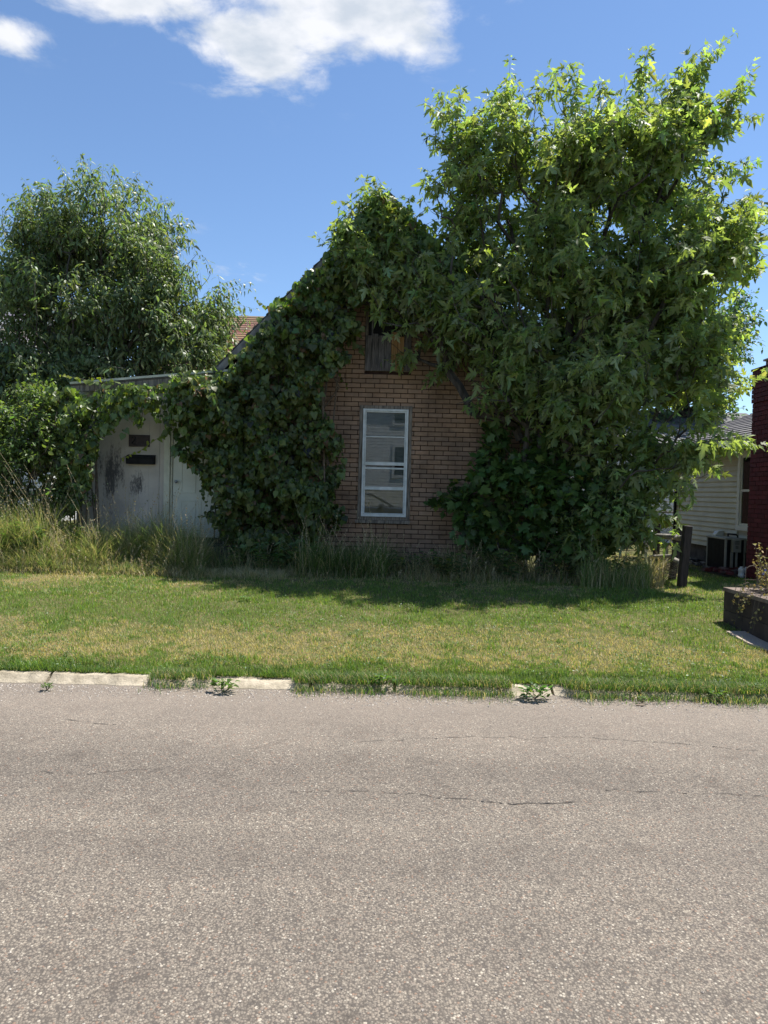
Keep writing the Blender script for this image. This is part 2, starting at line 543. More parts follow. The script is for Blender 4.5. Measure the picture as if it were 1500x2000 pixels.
def road_mat():
    m, n, l, b = M('chip_seal_road')
    g = n.new('ShaderNodeNewGeometry')
    v1 = n.new('ShaderNodeTexVoronoi'); v1.inputs['Scale'].default_value = 125.0
    v2 = n.new('ShaderNodeTexVoronoi'); v2.inputs['Scale'].default_value = 62.0
    v3 = n.new('ShaderNodeTexVoronoi'); v3.inputs['Scale'].default_value = 250.0
    for v in (v1, v2, v3):
        l.new(g.outputs['Position'], v.inputs['Vector'])

    def ramp(src, stops, interp='LINEAR'):
        c = n.new('ShaderNodeValToRGB')
        c.color_ramp.interpolation = interp
        e = c.color_ramp.elements
        e[0].position, e[0].color = stops[0][0], (*stops[0][1], 1)
        e[1].position, e[1].color = stops[1][0], (*stops[1][1], 1)
        for p, q in stops[2:]:
            x = e.new(p); x.color = (*q, 1)
        l.new(src, c.inputs[0])
        return c.outputs[0]

    def sepx(v):
        s = n.new('ShaderNodeSeparateColor'); l.new(v.outputs['Color'], s.inputs[0]); return s.outputs
    s1, s2, s3 = sepx(v1), sepx(v2), sepx(v3)
    stones = [(0.0, (0.07, 0.065, 0.065)), (0.12, (0.15, 0.135, 0.12)), (0.3, (0.23, 0.205, 0.175)), (0.55, (0.30, 0.265, 0.225)),
              (0.75, (0.36, 0.32, 0.27)), (0.86, (0.30, 0.20, 0.15)), (0.92, (0.46, 0.43, 0.37)), (0.975, (0.58, 0.55, 0.48))]
    c1 = ramp(s1[0], stones, 'CONSTANT')
    c3 = ramp(s3[1], [(0.0, (0.15, 0.135, 0.12)), (0.35, (0.22, 0.20, 0.175)), (0.7, (0.31, 0.275, 0.235)), (0.93, (0.48, 0.45, 0.39))], 'CONSTANT')
    c2 = ramp(s2[2], [(0.0, (0.10, 0.095, 0.10)), (0.3, (0.28, 0.24, 0.21)), (0.7, (0.62, 0.58, 0.50)), (0.85, (0.34, 0.20, 0.14))], 'CONSTANT')

    def mix(f, a, c):
        x = n.new('ShaderNodeMix'); x.data_type = 'RGBA'
        if isinstance(f, float): x.inputs[0].default_value = f
        else: l.new(f, x.inputs[0])
        l.new(a, x.inputs[6])
        if isinstance(c, tuple): x.inputs[7].default_value = (*c, 1)
        else: l.new(c, x.inputs[7])
        return x.outputs[2]

    def mth(op, a, c=None):
        q = n.new('ShaderNodeMath'); q.operation = op
        for i, v in enumerate((a, c)):
            if v is None: continue
            if isinstance(v, (int, float)): q.inputs[i].default_value = v
            else: l.new(v, q.inputs[i])
        return q.outputs[0]
    k = mth('GREATER_THAN', s1[1], 0.42)
    col = mix(k, c3, c1)
    big = mth('MULTIPLY', mth('GREATER_THAN', s2[0], 0.88), mth('LESS_THAN', v2.outputs['Distance'], 0.42))
    col = mix(big, col, c2)
    # binder between the stones, more open near wheel tracks
    mr = n.new('ShaderNodeMapRange'); mr.inputs[1].default_value = 0.42; mr.inputs[2].default_value = 0.70
    l.new(v1.outputs['Distance'], mr.inputs[0])
    col = mix(mth('MULTIPLY', mr.outputs[0], 0.85), col, (0.055, 0.05, 0.048))
    nz = n.new('ShaderNodeTexNoise'); nz.inputs['Scale'].default_value = 1.3; nz.inputs['Detail'].default_value = 9; nz.inputs['Roughness'].default_value = 0.65
    l.new(g.outputs['Position'], nz.inputs['Vector'])
    pat = ramp(nz.outputs[0], [(0.3, (0.78, 0.755, 0.73)), (0.7, (1.06, 1.01, 0.95))])
    mm = n.new('ShaderNodeMix'); mm.data_type = 'RGBA'; mm.blend_type = 'MULTIPLY'; mm.inputs[0].default_value = 1.0
    l.new(col, mm.inputs[6]); l.new(pat, mm.inputs[7])
    # tyre-polished lanes and old oily blotches run along the street
    mpl = n.new('ShaderNodeMapping'); mpl.inputs['Scale'].default_value = (0.16, 1.5, 1)
    l.new(g.outputs['Position'], mpl.inputs[0])
    nl = n.new('ShaderNodeTexNoise'); nl.inputs['Scale'].default_value = 1.0; nl.inputs['Detail'].default_value = 7; nl.inputs['Roughness'].default_value = 0.6
    l.new(mpl.outputs[0], nl.inputs['Vector'])
    lane = ramp(nl.outputs[0], [(0.36, (0.80, 0.79, 0.79)), (0.60, (1.10, 1.09, 1.07))])
    nb_ = n.new('ShaderNodeTexNoise'); nb_.inputs['Scale'].default_value = 4.5; nb_.inputs['Detail'].default_value = 10; nb_.inputs['Roughness'].default_value = 0.7
    l.new(g.outputs['Position'], nb_.inputs['Vector'])
    blot = ramp(nb_.outputs[0], [(0.34, (0.66, 0.64, 0.64)), (0.46, (1.0, 1.0, 1.0))])
    for extra in (lane, blot):
        mq = n.new('ShaderNodeMix'); mq.data_type = 'RGBA'; mq.blend_type = 'MULTIPLY'; mq.inputs[0].default_value = 1.0
        l.new(mm.outputs[2], mq.inputs[6]); l.new(extra, mq.inputs[7])
        mm = mq
    # dusty pale strip towards the kerb
    sp = n.new('ShaderNodeSeparateXYZ'); l.new(g.outputs['Position'], sp.inputs[0])
    mr2 = n.new('ShaderNodeMapRange'); mr2.inputs[1].default_value = 4.2; mr2.inputs[2].default_value = 5.2
    l.new(mth('ADD', sp.outputs[1], mth('MULTIPLY', nz.outputs[0], 0.7)), mr2.inputs[0])
    col = mix(mth('MULTIPLY', mr2.outputs[0], 0.30), mm.outputs[2], (0.36, 0.295, 0.245))
    col = mix(0.32, col, (0.190, 0.162, 0.132))
    mq = n.new('ShaderNodeMix'); mq.data_type = 'RGBA'; mq.blend_type = 'MULTIPLY'; mq.inputs[0].default_value = 1.0
    l.new(col, mq.inputs[6]); mq.inputs[7].default_value = (0.86, 0.86, 0.845, 1)
    l.new(mq.outputs[2], b.inputs['Base Color'])
    b.inputs['Roughness'].default_value = 0.85
    b.inputs['Specular IOR Level'].default_value = 0.3
    h = mth('SUBTRACT', mth('MULTIPLY', s1[0], 0.35), mth('MULTIPLY', v1.outputs['Distance'], 1.2))
    h = mth('ADD', h, mth('MULTIPLY', big, 0.6))
    bp = n.new('ShaderNodeBump'); bp.inputs['Strength'].default_value = 0.55; bp.inputs['Distance'].default_value = 0.004
    l.new(h, bp.inputs['Height']); l.new(bp.outputs[0], b.inputs['Normal'])
    return m


def ground_mat():
    m, n, l, b = M('turf_ground')
    g = n.new('ShaderNodeNewGeometry')
    nz = n.new('ShaderNodeTexNoise'); nz.inputs['Scale'].default_value = 1.4; nz.inputs['Detail'].default_value = 8
    l.new(g.outputs['Position'], nz.inputs['Vector'])
    n2 = n.new('ShaderNodeTexNoise'); n2.inputs['Scale'].default_value = 70.0; n2.inputs['Detail'].default_value = 6
    l.new(g.outputs['Position'], n2.inputs['Vector'])
    ad = n.new('ShaderNodeMath'); ad.operation = 'ADD'
    l.new(nz.outputs[0], ad.inputs[0]); l.new(n2.outputs[0], ad.inputs[1])
    dv = n.new('ShaderNodeMath'); dv.operation = 'MULTIPLY'; dv.inputs[1].default_value = 0.5
    l.new(ad.outputs[0], dv.inputs[0])
    cr = n.new('ShaderNodeValToRGB')
    e = cr.color_ramp.elements
    e[0].position = 0.36; e[0].color = (0.07, 0.085, 0.025, 1)
    e[1].position = 0.62; e[1].color = (0.20, 0.155, 0.085, 1)
    x = e.new(0.5); x.color = (0.10, 0.10, 0.04, 1)
    l.new(dv.outputs[0], cr.inputs[0])
    l.new(cr.outputs[0], b.inputs['Base Color'])
    b.inputs['Roughness'].default_value = 0.95
    b.inputs['Specular IOR Level'].default_value = 0.1
    bp = n.new('ShaderNodeBump'); bp.inputs['Strength'].default_value = 0.8; bp.inputs['Distance'].default_value = 0.03
    l.new(n2.outputs[0], bp.inputs['Height']); l.new(bp.outputs[0], b.inputs['Normal'])
    return m


# ------------------------------------------------------------------ fast foliage meshes
def tri_mesh(name, V, T, tint, mat):
    me = bpy.data.meshes.new(name)
    me.vertices.add(len(V)); me.loops.add(len(T) * 3); me.polygons.add(len(T))
    me.vertices.foreach_set('co', np.ascontiguousarray(V, dtype=np.float32).ravel())
    me.loops.foreach_set('vertex_index', np.ascontiguousarray(T, dtype=np.int32).ravel())
    me.polygons.foreach_set('loop_start', np.arange(0, len(T) * 3, 3, dtype=np.int32))
    me.polygons.foreach_set('loop_total', np.full(len(T), 3, dtype=np.int32))
    me.materials.append(mat)
    a = me.attributes.new('tint', 'FLOAT_COLOR', 'POINT')
    c = np.ones((len(V), 4), dtype=np.float32); c[:, :3] = tint
    a.data.foreach_set('color', c.ravel())
    me.update(calc_edges=True)
    return me


def nrm(a):
    return a / np.maximum(np.linalg.norm(a, axis=-1, keepdims=True), 1e-9)


def frames(D, N):
    D = nrm(D)
    X = nrm(np.cross(D, N))
    Z = np.cross(X, D)
    return X, D, Z


def fan(outline, centre):
    v = [centre] + outline
    n = len(outline)
    return np.array(v, float), [(0, i + 1, (i + 1) % n + 1) for i in range(n)]


def sym(half):
    """half outline from base to tip on +x; mirror it"""
    left = [(-x, y) for x, y in half[::-1] if x > 1e-6]
    return half + left


def leaf3(outline, centre, fold=0.25, droop=0.22):
    P, T = fan(outline, centre)
    z = fold * np.abs(P[:, 0]) - droop * P[:, 1] ** 2
    return np.column_stack([P, z]), np.array(T)


MAPLE = leaf3(sym([(0, 0.0), (0.34, 0.08), (0.15, 0.20), (0.34, 0.36), (0.54, 0.66), (0.29, 0.55), (0.11, 0.42),
                   (0.20, 0.76), (0.0, 1.15)]), (0, 0.28), 0.35, 0.3)
MAPLE_BROAD = leaf3(sym([(0, 0.0), (0.25, -0.06), (0.46, 0.10), (0.38, 0.24), (0.66, 0.52), (0.44, 0.56), (0.26, 0.50), (0.32, 0.78), (0.12, 0.80),
                         (0.0, 1.02)]), (0, 0.30), 0.15, 0.18)
HEART = leaf3(sym([(0, 0.0), (0.26, -0.12), (0.50, 0.06), (0.52, 0.34), (0.32, 0.62), (0, 1.0)]), (0, 0.28), 0.22, 0.25)
OVATE = leaf3(sym([(0, 0.0), (0.24, 0.20), (0.28, 0.48), (0.14, 0.80), (0, 1.0)]), (0, 0.42), 0.3, 0.2)


def slender_leaf():
    ys = [0, 0.3, 0.65, 1.0]; ws = [0.02, 0.155, 0.125, 0.0]
    V, T = [], []
    for y, w in zip(ys, ws):
        z = -0.38 * y * y
        if w > 0:
            V += [(-w, y, z + w * .4), (w, y, z + w * .4)]
        else:
            V += [(0, y, z)]
    T = [(0, 1, 3), (0, 3, 2), (2, 3, 5), (2, 5, 4), (4, 5, 6)]
    return np.array(V), np.array(T)


SLENDER = slender_leaf()


def scatter(leaf, P, D, N, S, tint):
    LV, LT = leaf
    X, Y, Z = frames(D, N)
    n, k = len(P), len(LV)
    wv = rng.uniform(.78, 1.18, (n, 1, 1)); zv = rng.uniform(-.3, 2.4, (n, 1, 1))
    V = P[:, None, :] + S[:, None, None] * (wv * LV[None, :, 0:1] * X[:, None, :] + LV[None, :, 1:2] * Y[:, None, :] + zv * LV[None, :, 2:3] * Z[:, None, :])
    T = LT[None, :, :] + (np.arange(n) * k)[:, None, None]
    C = np.repeat(tint[:, None, :], k, axis=1)
    return V.reshape(-1, 3), T.reshape(-1, 3), C.reshape(-1, 3)


def foliage(leaf, P, D, N, S, tint, mat, parent, singles=300, part='leaf', mass='leaves', score=None):
    """`singles` nearest leaves become parts of their own, the rest one part"""
    off = np.array(org_of(parent))
    n = len(P)
    idx = np.arange(n)
    pick = np.zeros(n, bool)
    if singles and n > singles:
        sc = P[:, 1] if score is None else score
        # leaves out in the open: one per small cell first, nearest first
        order = np.argsort(sc + rng.normal(0, 0.12, n))
        pick[order[:singles]] = True
    elif singles:
        pick[:] = True
    rest = idx[~pick]
    if len(rest):
        V, T, C = scatter(leaf, P[rest] - off, D[rest], N[rest], S[rest], tint[rest])
        o = bpy.data.objects.new(mass, tri_mesh(mass, V, T, C, mat))
        link(o, parent)
        o['kind'] = 'stuff'
    if pick.any():
        pk = idx[pick]
        q = 5
        lum = tint[pk].sum(1)
        bins = np.quantile(lum, np.linspace(0, 1, q + 1))[1:-1]
        cls = np.digitize(lum, bins)
        meshes = []
        for c in range(q):
            sel = pk[cls == c]
            t = tint[sel].mean(0) if len(sel) else np.array([.06, .1, .03])
            meshes.append(tri_mesh(part, leaf[0], leaf[1], t, mat))
        X, Y, Z = frames(D[pk], N[pk])
        X = X * rng.uniform(.65, 1.12, (len(pk), 1)); Z = Z * rng.uniform(.3, 2.2, (len(pk), 1))
        for j, i in enumerate(pk):
            o = bpy.data.objects.new(part, meshes[cls[j]])
            s = float(S[i])
            p = P[i] - off
            link(o, parent)
            o.matrix_local = Matrix(((X[j, 0] * s, Y[j, 0] * s, Z[j, 0] * s, p[0]), (X[j, 1] * s, Y[j, 1] * s, Z[j, 1] * s, p[1]),
                                     (X[j, 2] * s, Y[j, 2] * s, Z[j, 2] * s, p[2]), (0, 0, 0, 1)))


def tints(n, base, var=0.18, yellow=0.08, ycol=(0.20, 0.22, 0.04)):
    b = np.tile(np.array(base, float), (n, 1))
    b *= (1 + rng.normal(0, var, (n, 1)))
    y = (rng.random((n, 1)) < yellow) * rng.random((n, 1)) * 0.8
    b = b * (1 - y) + np.array(ycol) * y
    b[:, 0] *= 1 + rng.normal(0, 0.10, n)
    return np.clip(b, 0.01, 0.5)


def skeleton(base_pts, nodes, dirs, parent, mat, rmin=0.004, alpha=0.3, name='branch', rmax=0.09, trunk_name='trunk', trunk_r=0.09):
    """connect shoot bases back to the trunk; thickness by how many shoots hang on each"""
    pts = [np.array(p, float) for p in base_pts]
    par = [-1] + list(range(len(base_pts) - 1))
    L = [0.0]
    for i in range(1, len(pts)):
        L.append(L[-1] + np.linalg.norm(pts[i] - pts[i - 1]))
    order = np.argsort(np.linalg.norm(nodes - pts[0], axis=1))
    A = np.zeros((len(pts) + len(nodes), 3)); A[:len(pts)] = pts
    LL = np.zeros(len(A)); LL[:len(pts)] = L
    m = len(pts)
    start = max(1, len(base_pts) // 3)
    for i in order:
        d = np.linalg.norm(A[start:m] - nodes[i], axis=1)
        drop = np.clip(A[start:m, 2] - nodes[i][2], 0, None)
        c = d + alpha * LL[start:m] + 1.2 * drop
        j = int(np.argmin(c)) + start
        A[m] = nodes[i]; LL[m] = LL[j] + d[j - start]
        par.append(j); m += 1
    cnt = np.ones(m)
    ordr = np.argsort(-LL[:m])
    for i in ordr:
        if par[i] >= 0:
            cnt[par[i]] += cnt[i]
    tr = MB(); br = MB()
    rad = np.minimum(rmin * np.sqrt(cnt), rmax)
    nb = len(base_pts)
    for i in range(1, m):
        p = par[i]
        if i < nb:
            continue
        ra, rb = min(rad[p], rad[i] * 1.5), rad[i]
        mid = (A[p] + A[i]) / 2 + rng.normal(0, 0.03, 3) * np.linalg.norm(A[p] - A[i])
        br.tube([A[p], mid, A[i]], [ra, (ra + rb) / 2, rb], 5 if rb > .012 else 3, False)
    tr.tube([Vector(p) for p in base_pts], [trunk_r * (1.15 - 0.75 * k / max(1, nb - 1)) for k in range(nb)], 10)
    tr.build(trunk_name, MT['bark'], parent, True)
    return A[:m], par, br


def make_tree(name, label, cat, base_pts, ells, nsh, slen, leaf, lsize, nleaf, tint, mat, group=None, up=0.6, droop=0.35, singles=300,
              tips=(), trunk_r=0.09, stems=(), rmax=0.09, shell=0.33, yellow=0.08, var=0.26, keep=None, nrm_up=0.8, ycol=(0.20, 0.22, 0.04), alpha=0.3,
              mass='leaves', score=None, rmin=0.004, clump=0):
    b0 = base_pts[0]
    t = thing(name, label, cat, b0, group)
    C = np.array([e[0] for e in ells], float); Rr = np.array([e[1] for e in ells], float)
    w = (Rr.prod(1)) ** (2 / 3.0)
    if len(ells[0]) > 2:
        w = w * np.array([e[2] for e in ells])
    w /= w.sum()
    k = rng.choice(len(ells), nsh, p=w)
    u = nrm(rng.normal(size=(nsh, 3)))
    r = rng.random(nsh) ** shell
    T = C[k] + u * r[:, None] * Rr[k]
    if clump:            # shoots gather on boughs
        nc = nsh // clump
        m_ = rng.integers(0, nc, nsh)
        m_[:nc] = np.arange(nc)
        sg = np.minimum(Rr[k[m_]].min(1, keepdims=True) * .35, .26)
        T = T[m_] + rng.normal(size=(nsh, 3)) * sg * [1, 1, .75]
        u, r, k = u[m_], r[m_], k[m_]
    out = nrm(u / Rr[k]) * r[:, None]
    sd = nrm(out + np.array([0, 0, up]) + rng.normal(0, 0.35, (nsh, 3)))
    sl = slen * (0.55 + 0.8 * rng.random(nsh))
    if len(tips):
        tp = np.array([q[0] for q in tips], float); td = nrm(np.array([q[1] for q in tips], float)); tl = np.array([q[2] for q in tips], float)
        T = np.vstack([T, tp]); sd = np.vstack([sd, td]); sl = np.concatenate([sl, tl])
    if keep is not None:
        kk = keep(T)
        T, sd, sl = T[kk], sd[kk], sl[kk]
    g = gz(T[:, 0], T[:, 1]) + 0.12
    T[:, 2] = np.maximum(T[:, 2], g)
    B = T - sd * sl[:, None]
    B[:, 2] = np.maximum(B[:, 2], g)
    A, par, br = skeleton([np.array(p) for p in base_pts], B, sd, t, MT['bark'], rmin, trunk_r=trunk_r, rmax=rmax, alpha=alpha)
    for s in stems:
        br.tube([Vector(p) for p in s[0]], s[1], 8)
    # shoots and leaves
    ps, ds, ns, ss = [], [], [], []
    for i in range(len(T)):
        m = max(4, int(nleaf * sl[i] / slen))
        n_up = np.array([0, 0, 1.0])
        side0 = nrm(np.cross(sd[i], rng.normal(size=3)))
        side1 = np.cross(sd[i], side0)
        bend = rng.normal(0, 0.12, 3)
        tt = np.linspace(0.08, 1, m) + rng.normal(0, 0.02, m)
        sag = (tt ** 2)[:, None] * np.array([0, 0, -0.22 * min(droop, .7)]) * sl[i]
        P = B[i] + sd[i] * (tt * sl[i])[:, None] + (tt ** 2)[:, None] * bend * sl[i] + sag
        ang = np.arange(m) * 1.57 + (np.arange(m) % 2) * 3.14 + rng.normal(0, 0.3, m)
        sdv = side0 * np.cos(ang)[:, None] + side1 * np.sin(ang)[:, None]
        D = sdv * 0.8 + sd[i] * (0.2 + 0.5 * tt[:, None]) + np.array([0, 0, -droop]) + rng.normal(0, 0.15, (m, 3))
        D = nrm(D)
        s = lsize * (0.42 + 0.85 * rng.random(m)) * (1.08 - 0.45 * tt)
        ps.append(P + D * (s * 0.35)[:, None]); ds.append(D); ss.append(s)
        ns.append(np.array([0, -0.12, nrm_up]) + rng.normal(0, 0.42, (m, 3)))
        a = B[i]; c = P[-1]; mdd = P[m // 2]
        br.tube([a, mdd, c], [rmin * 0.8, rmin * .6, 0.0012], 3, False)
    br.build('branches', MT['bark'], t, False)
    P = np.vstack(ps); D = np.vstack(ds); N = np.vstack(ns); S = np.concatenate(ss)
    col = tints(len(P), tint, var, yellow, ycol)
    foliage(leaf, P, D, N, S, col, mat, t, singles, mass=mass, score=None if score is None else score(P))
    return t


def E(px, py, rx, ry, Y, ry_m, wt=1.0):
    """ellipsoid whose outline is centred at photo (px,py) at depth Y"""
    c = at(px, py, Y)
    k = Y / F
    return ((c.x, c.y, c.z), (rx * k, ry_m, ry * k), wt)


# ================================================================== STRUCTURE
# ground sheet
def ground():
    xs = np.concatenate([[-600, -200, -80, -40, -20], np.arange(-12, 12.01, 0.25), [20, 40, 80, 200, 600]])
    ys = np.concatenate([[-600, -200, -60, -25, -12, -4.5, -4.39, 0, 5.395], [5.41], np.arange(5.5, 12.01, 0.17), [13, 14.5, 17, 22, 30, 60, 200, 900]])
    XX, YY = np.meshgrid(xs, ys)
    Z = gz(XX, YY)
    V = np.column_stack([XX.ravel(), YY.ravel(), Z.ravel()])
    nx = len(xs)
    f = []
    for j in range(len(ys) - 1):
        for i in range(nx - 1):
            a = j * nx + i
            f.append((a, a + 1, a + nx + 1, a + nx))
    me = bpy.data.meshes.new('lawn_ground')
    me.from_pydata(V.tolist(), [], f)
    me.materials.append(ground_mat())
    me.polygons.foreach_set('use_smooth', [True] * len(f))
    o = bpy.data.objects.new('ground', me)
    COL.objects.link(o)
    tag(o, kind='structure')


ground()

# road
road = MB()
xs = [-300, -60, -20] + list(np.arange(-8, 8.01, 0.5)) + [20, 60, 300]
ysr = [-4.4, -2, 0, 1.5, 3, 4.2, 4.9, 5.36]
vs = [(x, y, 0.012 - 0.0012 * (y - 0.5) ** 2) for y in ysr for x in xs]
fs = [(j * len(xs) + i, j * len(xs) + i + 1, (j + 1) * len(xs) + i + 1, (j + 1) * len(xs) + i) for j in range(len(ysr) - 1) for i in range(len(xs) - 1)]
road.add(vs, fs)
RZ = lambda y: 0.012 - 0.0012 * (y - 0.5) ** 2
road_o = road.build('road', road_mat(), None, True)
tag(road_o, kind='structure')


def ground_pt(px, py, z=0.0):
    d = CROT @ Vector(((px - 750.0) / F, -(py - 1000.0) / F, -1.0))
    k = (z - CAM.z) / d.z
    return CAM + d * k


MT['crack'] = vary('tar_crack', (0.02, 0.018, 0.018), (0.055, 0.05, 0.046), 30, 0.9)


def crack(pix, w):
    """irregular opening: short jagged flakes with gaps"""
    pts = [ground_pt(*p, z=0.005) for p in pix]
    mb = MB()
    fine = []
    for a, b in zip(pts, pts[1:]):
        n = max(2, int((b - a).length / 0.025))
        for k in range(n):
            fine.append(a.lerp(b, k / n))
    y0 = 0.0
    prev = None
    for i, p in enumerate(fine):
        y0 = y0 * 0.8 + random.gauss(0, 0.006)
        ww = w * max(0.12, random.gauss(0.8, 0.45))
        q = Vector((p.x, p.y + y0, 0))
        cur = (q.x, q.y - ww, q.y + ww)
        if prev and random.random() < 0.86:
            mb.add([(prev[0], prev[1], RZ(prev[1]) + .003), (cur[0], cur[1], RZ(cur[1]) + .003), (cur[0], cur[2], RZ(cur[2]) + .003), (prev[0], prev[2], RZ(prev[2]) + .003)],
                   [(0, 1, 2, 3)])
        prev = cur
    mb.build('crack', MT['crack'], road_o)


crack([(820, 1549), (850, 1556), (900, 1560), (960, 1566), (1020, 1568), (1080, 1569), (1125, 1571)], 0.0032)
crack([(1125, 1566), (1085, 1566), (1050, 1562)], 0.0022)
crack([(1165, 1543), (1230, 1543), (1300, 1546), (1400, 1549), (1499, 1551)], 0.0022)
crack([(560, 1545), (640, 1544), (720, 1546), (820, 1549)], 0.0016)
crack([(1040, 1438), (1120, 1437), (1190, 1441), (1260, 1446), (1330, 1450), (1400, 1456), (1500, 1466)], 0.0022)
crack([(700, 1448), (800, 1440), (900, 1436), (1040, 1438)], 0.0018)
crack([(80, 1505), (150, 1512), (260, 1503), (330, 1500)], 0.0016)
crack([(130, 1402), (190, 1410), (260, 1413)], 0.0022)
crack([(1060, 1470), (1085, 1500), (1120, 1520), (1165, 1543)], 0.0014)

# loose grit on the road by the kerb and a few pebbles near
grit = MB()
GP = []


def pebble(mb, x, y, z, r):
    vs = []
    for k in range(5):
        a = k * 1.2566 + random.random() * .5
        vs.append((x + math.cos(a) * r * random.uniform(.7, 1.2), y + math.sin(a) * r * random.uniform(.7, 1.2), z))
    vs.append((x + random.uniform(-.2, .2) * r, y, z + r * random.uniform(.5, .9)))
    mb.add(vs, [(k, (k + 1) % 5, 5) for k in range(5)])


for i in range(2600):
    x = random.uniform(-4.5, 5.0)
    y = 5.25 - abs(random.gauss(0, 0.16))
    pebble(grit, x, y, RZ(y) + 0.001, random.uniform(0.003, 0.011))
for i in range(500):
    y = random.uniform(1.7, 5.2)
    x = random.uniform(-0.6, 0.6) * y
    pebble(grit, x, y, RZ(y) + 0.001, random.uniform(0.002, 0.006))
go = grit.build('loose_grit', vary('grit', (0.12, 0.10, 0.09), (0.50, 0.45, 0.38), 120, 0.9, detail=1), None)
tag(go, 'loose grey and tan grit scattered along the road edge', 'grit', kind='stuff')

# kerb of cast sections, partly sunken
kerb_root = bpy.data.objects.new('kerb', None)
COL.objects.link(kerb_root)
kerb_root.location = (0, 5.4, 0)
ORG['kerb'] = Vector((0, 5.4, 0))
tag(kerb_root, kind='structure')
KX = [ground_pt(p, 1330).x for p in (-420, -190, 92, 296, 420, 610, 770, 965, 1060, 1215, 1320, 1600, 1800)]
for i in range(len(KX) - 1):
    a, b = KX[i] + 0.012, KX[i + 1] - 0.012
    n = max(3, int((b - a) / 0.07))
    sink = 0.0 if i < 3 else (0.010, 0.004)[i % 2]
    vs, fs = [], []
    for k in range(n + 1):
        x = a + (b - a) * k / n
        end = 0.018 if k in (0, n) else 0.0
        fy = 5.278 + random.gauss(0, 0.006) + end
        z = 0.046 - sink + random.gauss(0, 0.0035)
        vs += [(x, fy - .02, -0.06), (x, fy, -0.012), (x, fy + 0.075, z - .006 - end * .4), (x, 5.425, z + 0.002), (x, 5.425, -0.06)]
    for k in range(n):
        for j in range(4):
            fs.append((k * 5 + j, (k + 1) * 5 + j, (k + 1) * 5 + j + 1, k * 5 + j + 1))
    fs += [(0, 1, 2, 3, 4), tuple(n * 5 + j for j in (4, 3, 2, 1, 0))]
    MB().add(vs, fs).build('kerb_section', MT['concrete'], kerb_root)

# pinkish path at the right
pth = MB()
pp = [ground_pt(1418, 1232, 0.16), ground_pt(1460, 1249, 0.16), ground_pt(1530, 1268, 0.16), ground_pt(1700, 1290, .16), ground_pt(1700, 1228, .18), ground_pt(1530, 1228, .18), ground_pt(1470, 1229, .18)]
vs = [(p.x, p.y, gzf(p.x, p.y) + 0.02) for p in pp]
vs2 = [(v[0], v[1], v[2] - 0.06) for v in vs]
n = len(vs)
pth.add(vs + vs2, [tuple(range(n))] + [(i, (i + 1) % n, (i + 1) % n + n, i + n) for i in range(n)])
tag(pth.build('path', MT['pathway'], None), kind='structure')
PATH = np.array([(p.x, p.y) for p in pp])


def inpoly(poly, x, y):
    poly = np.asarray(poly, float)
    res = np.zeros(np.shape(x), bool)
    j = len(poly) - 1
    for i in range(len(poly)):
        xi, yi = poly[i]; xj, yj = poly[j]
        c = ((yi > y) != (yj > y)) & (x < (xj - xi) * (y - yi) / (yj - yi + 1e-12) + xi)
        res ^= c
        j = i
    return res


# ================================================================== ABANDONED HOUSE
YF = 11.5
XL, XR = at(455, 850, YF).x, at(1038, 850, YF).x
XP = (XL + XR) / 2
ZE, ZP = at(455, 705, YF).z, at(736, 398, YF).z
SL = (ZP - ZE) / (XR - XP)
G0 = 0.24
house = thing('brick_house', 'small abandoned gabled house of faded tan brick smothered in vines', 'house', (XP, YF, G0))


def rake(x):
    return ZP - abs(x - XP) * SL


# body: a gabled solid behind the brick face
MB().prism_y([(XL + .01, 0.1), (XR - .01, 0.1), (XR - .01, ZE), (XP, ZP - .03), (XL + .01, ZE)], YF + 0.014, YF + 8.5).build('wall', MT['mortar'], house)


def R2(x0, y0, x1, y1, Y=YF):
    a, b = at(x0, y0, Y), at(x1, y1, Y)
    return (min(a.x, b.x), max(a.x, b.x), min(a.z, b.z), max(a.z, b.z))


WIN = R2(707, 797, 795, 1017)
UWIN = R2(716, 575, 802, 727)
SWIN = R2(918, 600, 975, 725)
holes = [WIN, UWIN, SWIN]
BL, BH, JO = 0.236, 0.0785, 0.0095
bricks = []
row = 0
z = 0.30
while z < ZP:
    z1 = z + BH - JO
    zm = z1
    lo = max(XL, XP - (ZP - zm) / SL) if zm > ZE else XL
    hi = min(XR, XP + (ZP - zm) / SL) if zm > ZE else XR
    off = (row % 2) * BL / 2 + (0.03 if row % 7 == 3 else 0)
    x = math.floor(lo / BL) * BL - BL + off
    while x < hi:
        a, b = max(x, lo), min(x + BL - JO * random.uniform(0.7, 1.1), hi)
        segs = [(a, b)] if b - a > 0.03 else []
        for (hx0, hx1, hz0, hz1) in holes:
            if z1 > hz0 and z < hz1:
                ns = []
                for (p, q) in segs:
                    if q <= hx0 or p >= hx1:
                        ns.append((p, q))
                    else:
                        if hx0 - p > 0.03: ns.append((p, hx0 - .004))
                        if q - hx1 > 0.03: ns.append((hx1 + .004, q))
                segs = ns
        for s in segs:
            bricks.append((s[0], s[1], z, z1))
        x += BL
    z += BH
    row += 1
cx, cz = at(860, 850, YF).x, at(860, 850, YF).z
bricks.sort(key=lambda b: ((b[0] + b[1]) / 2 - cx) ** 2 + (((b[2] + b[3]) / 2 - cz) * 1.05) ** 2)
BT = [(0.37, 0.240, 0.155), (0.335, 0.218, 0.140), (0.39, 0.258, 0.172), (0.36, 0.228, 0.145), (0.325, 0.218, 0.148)]
full = {}
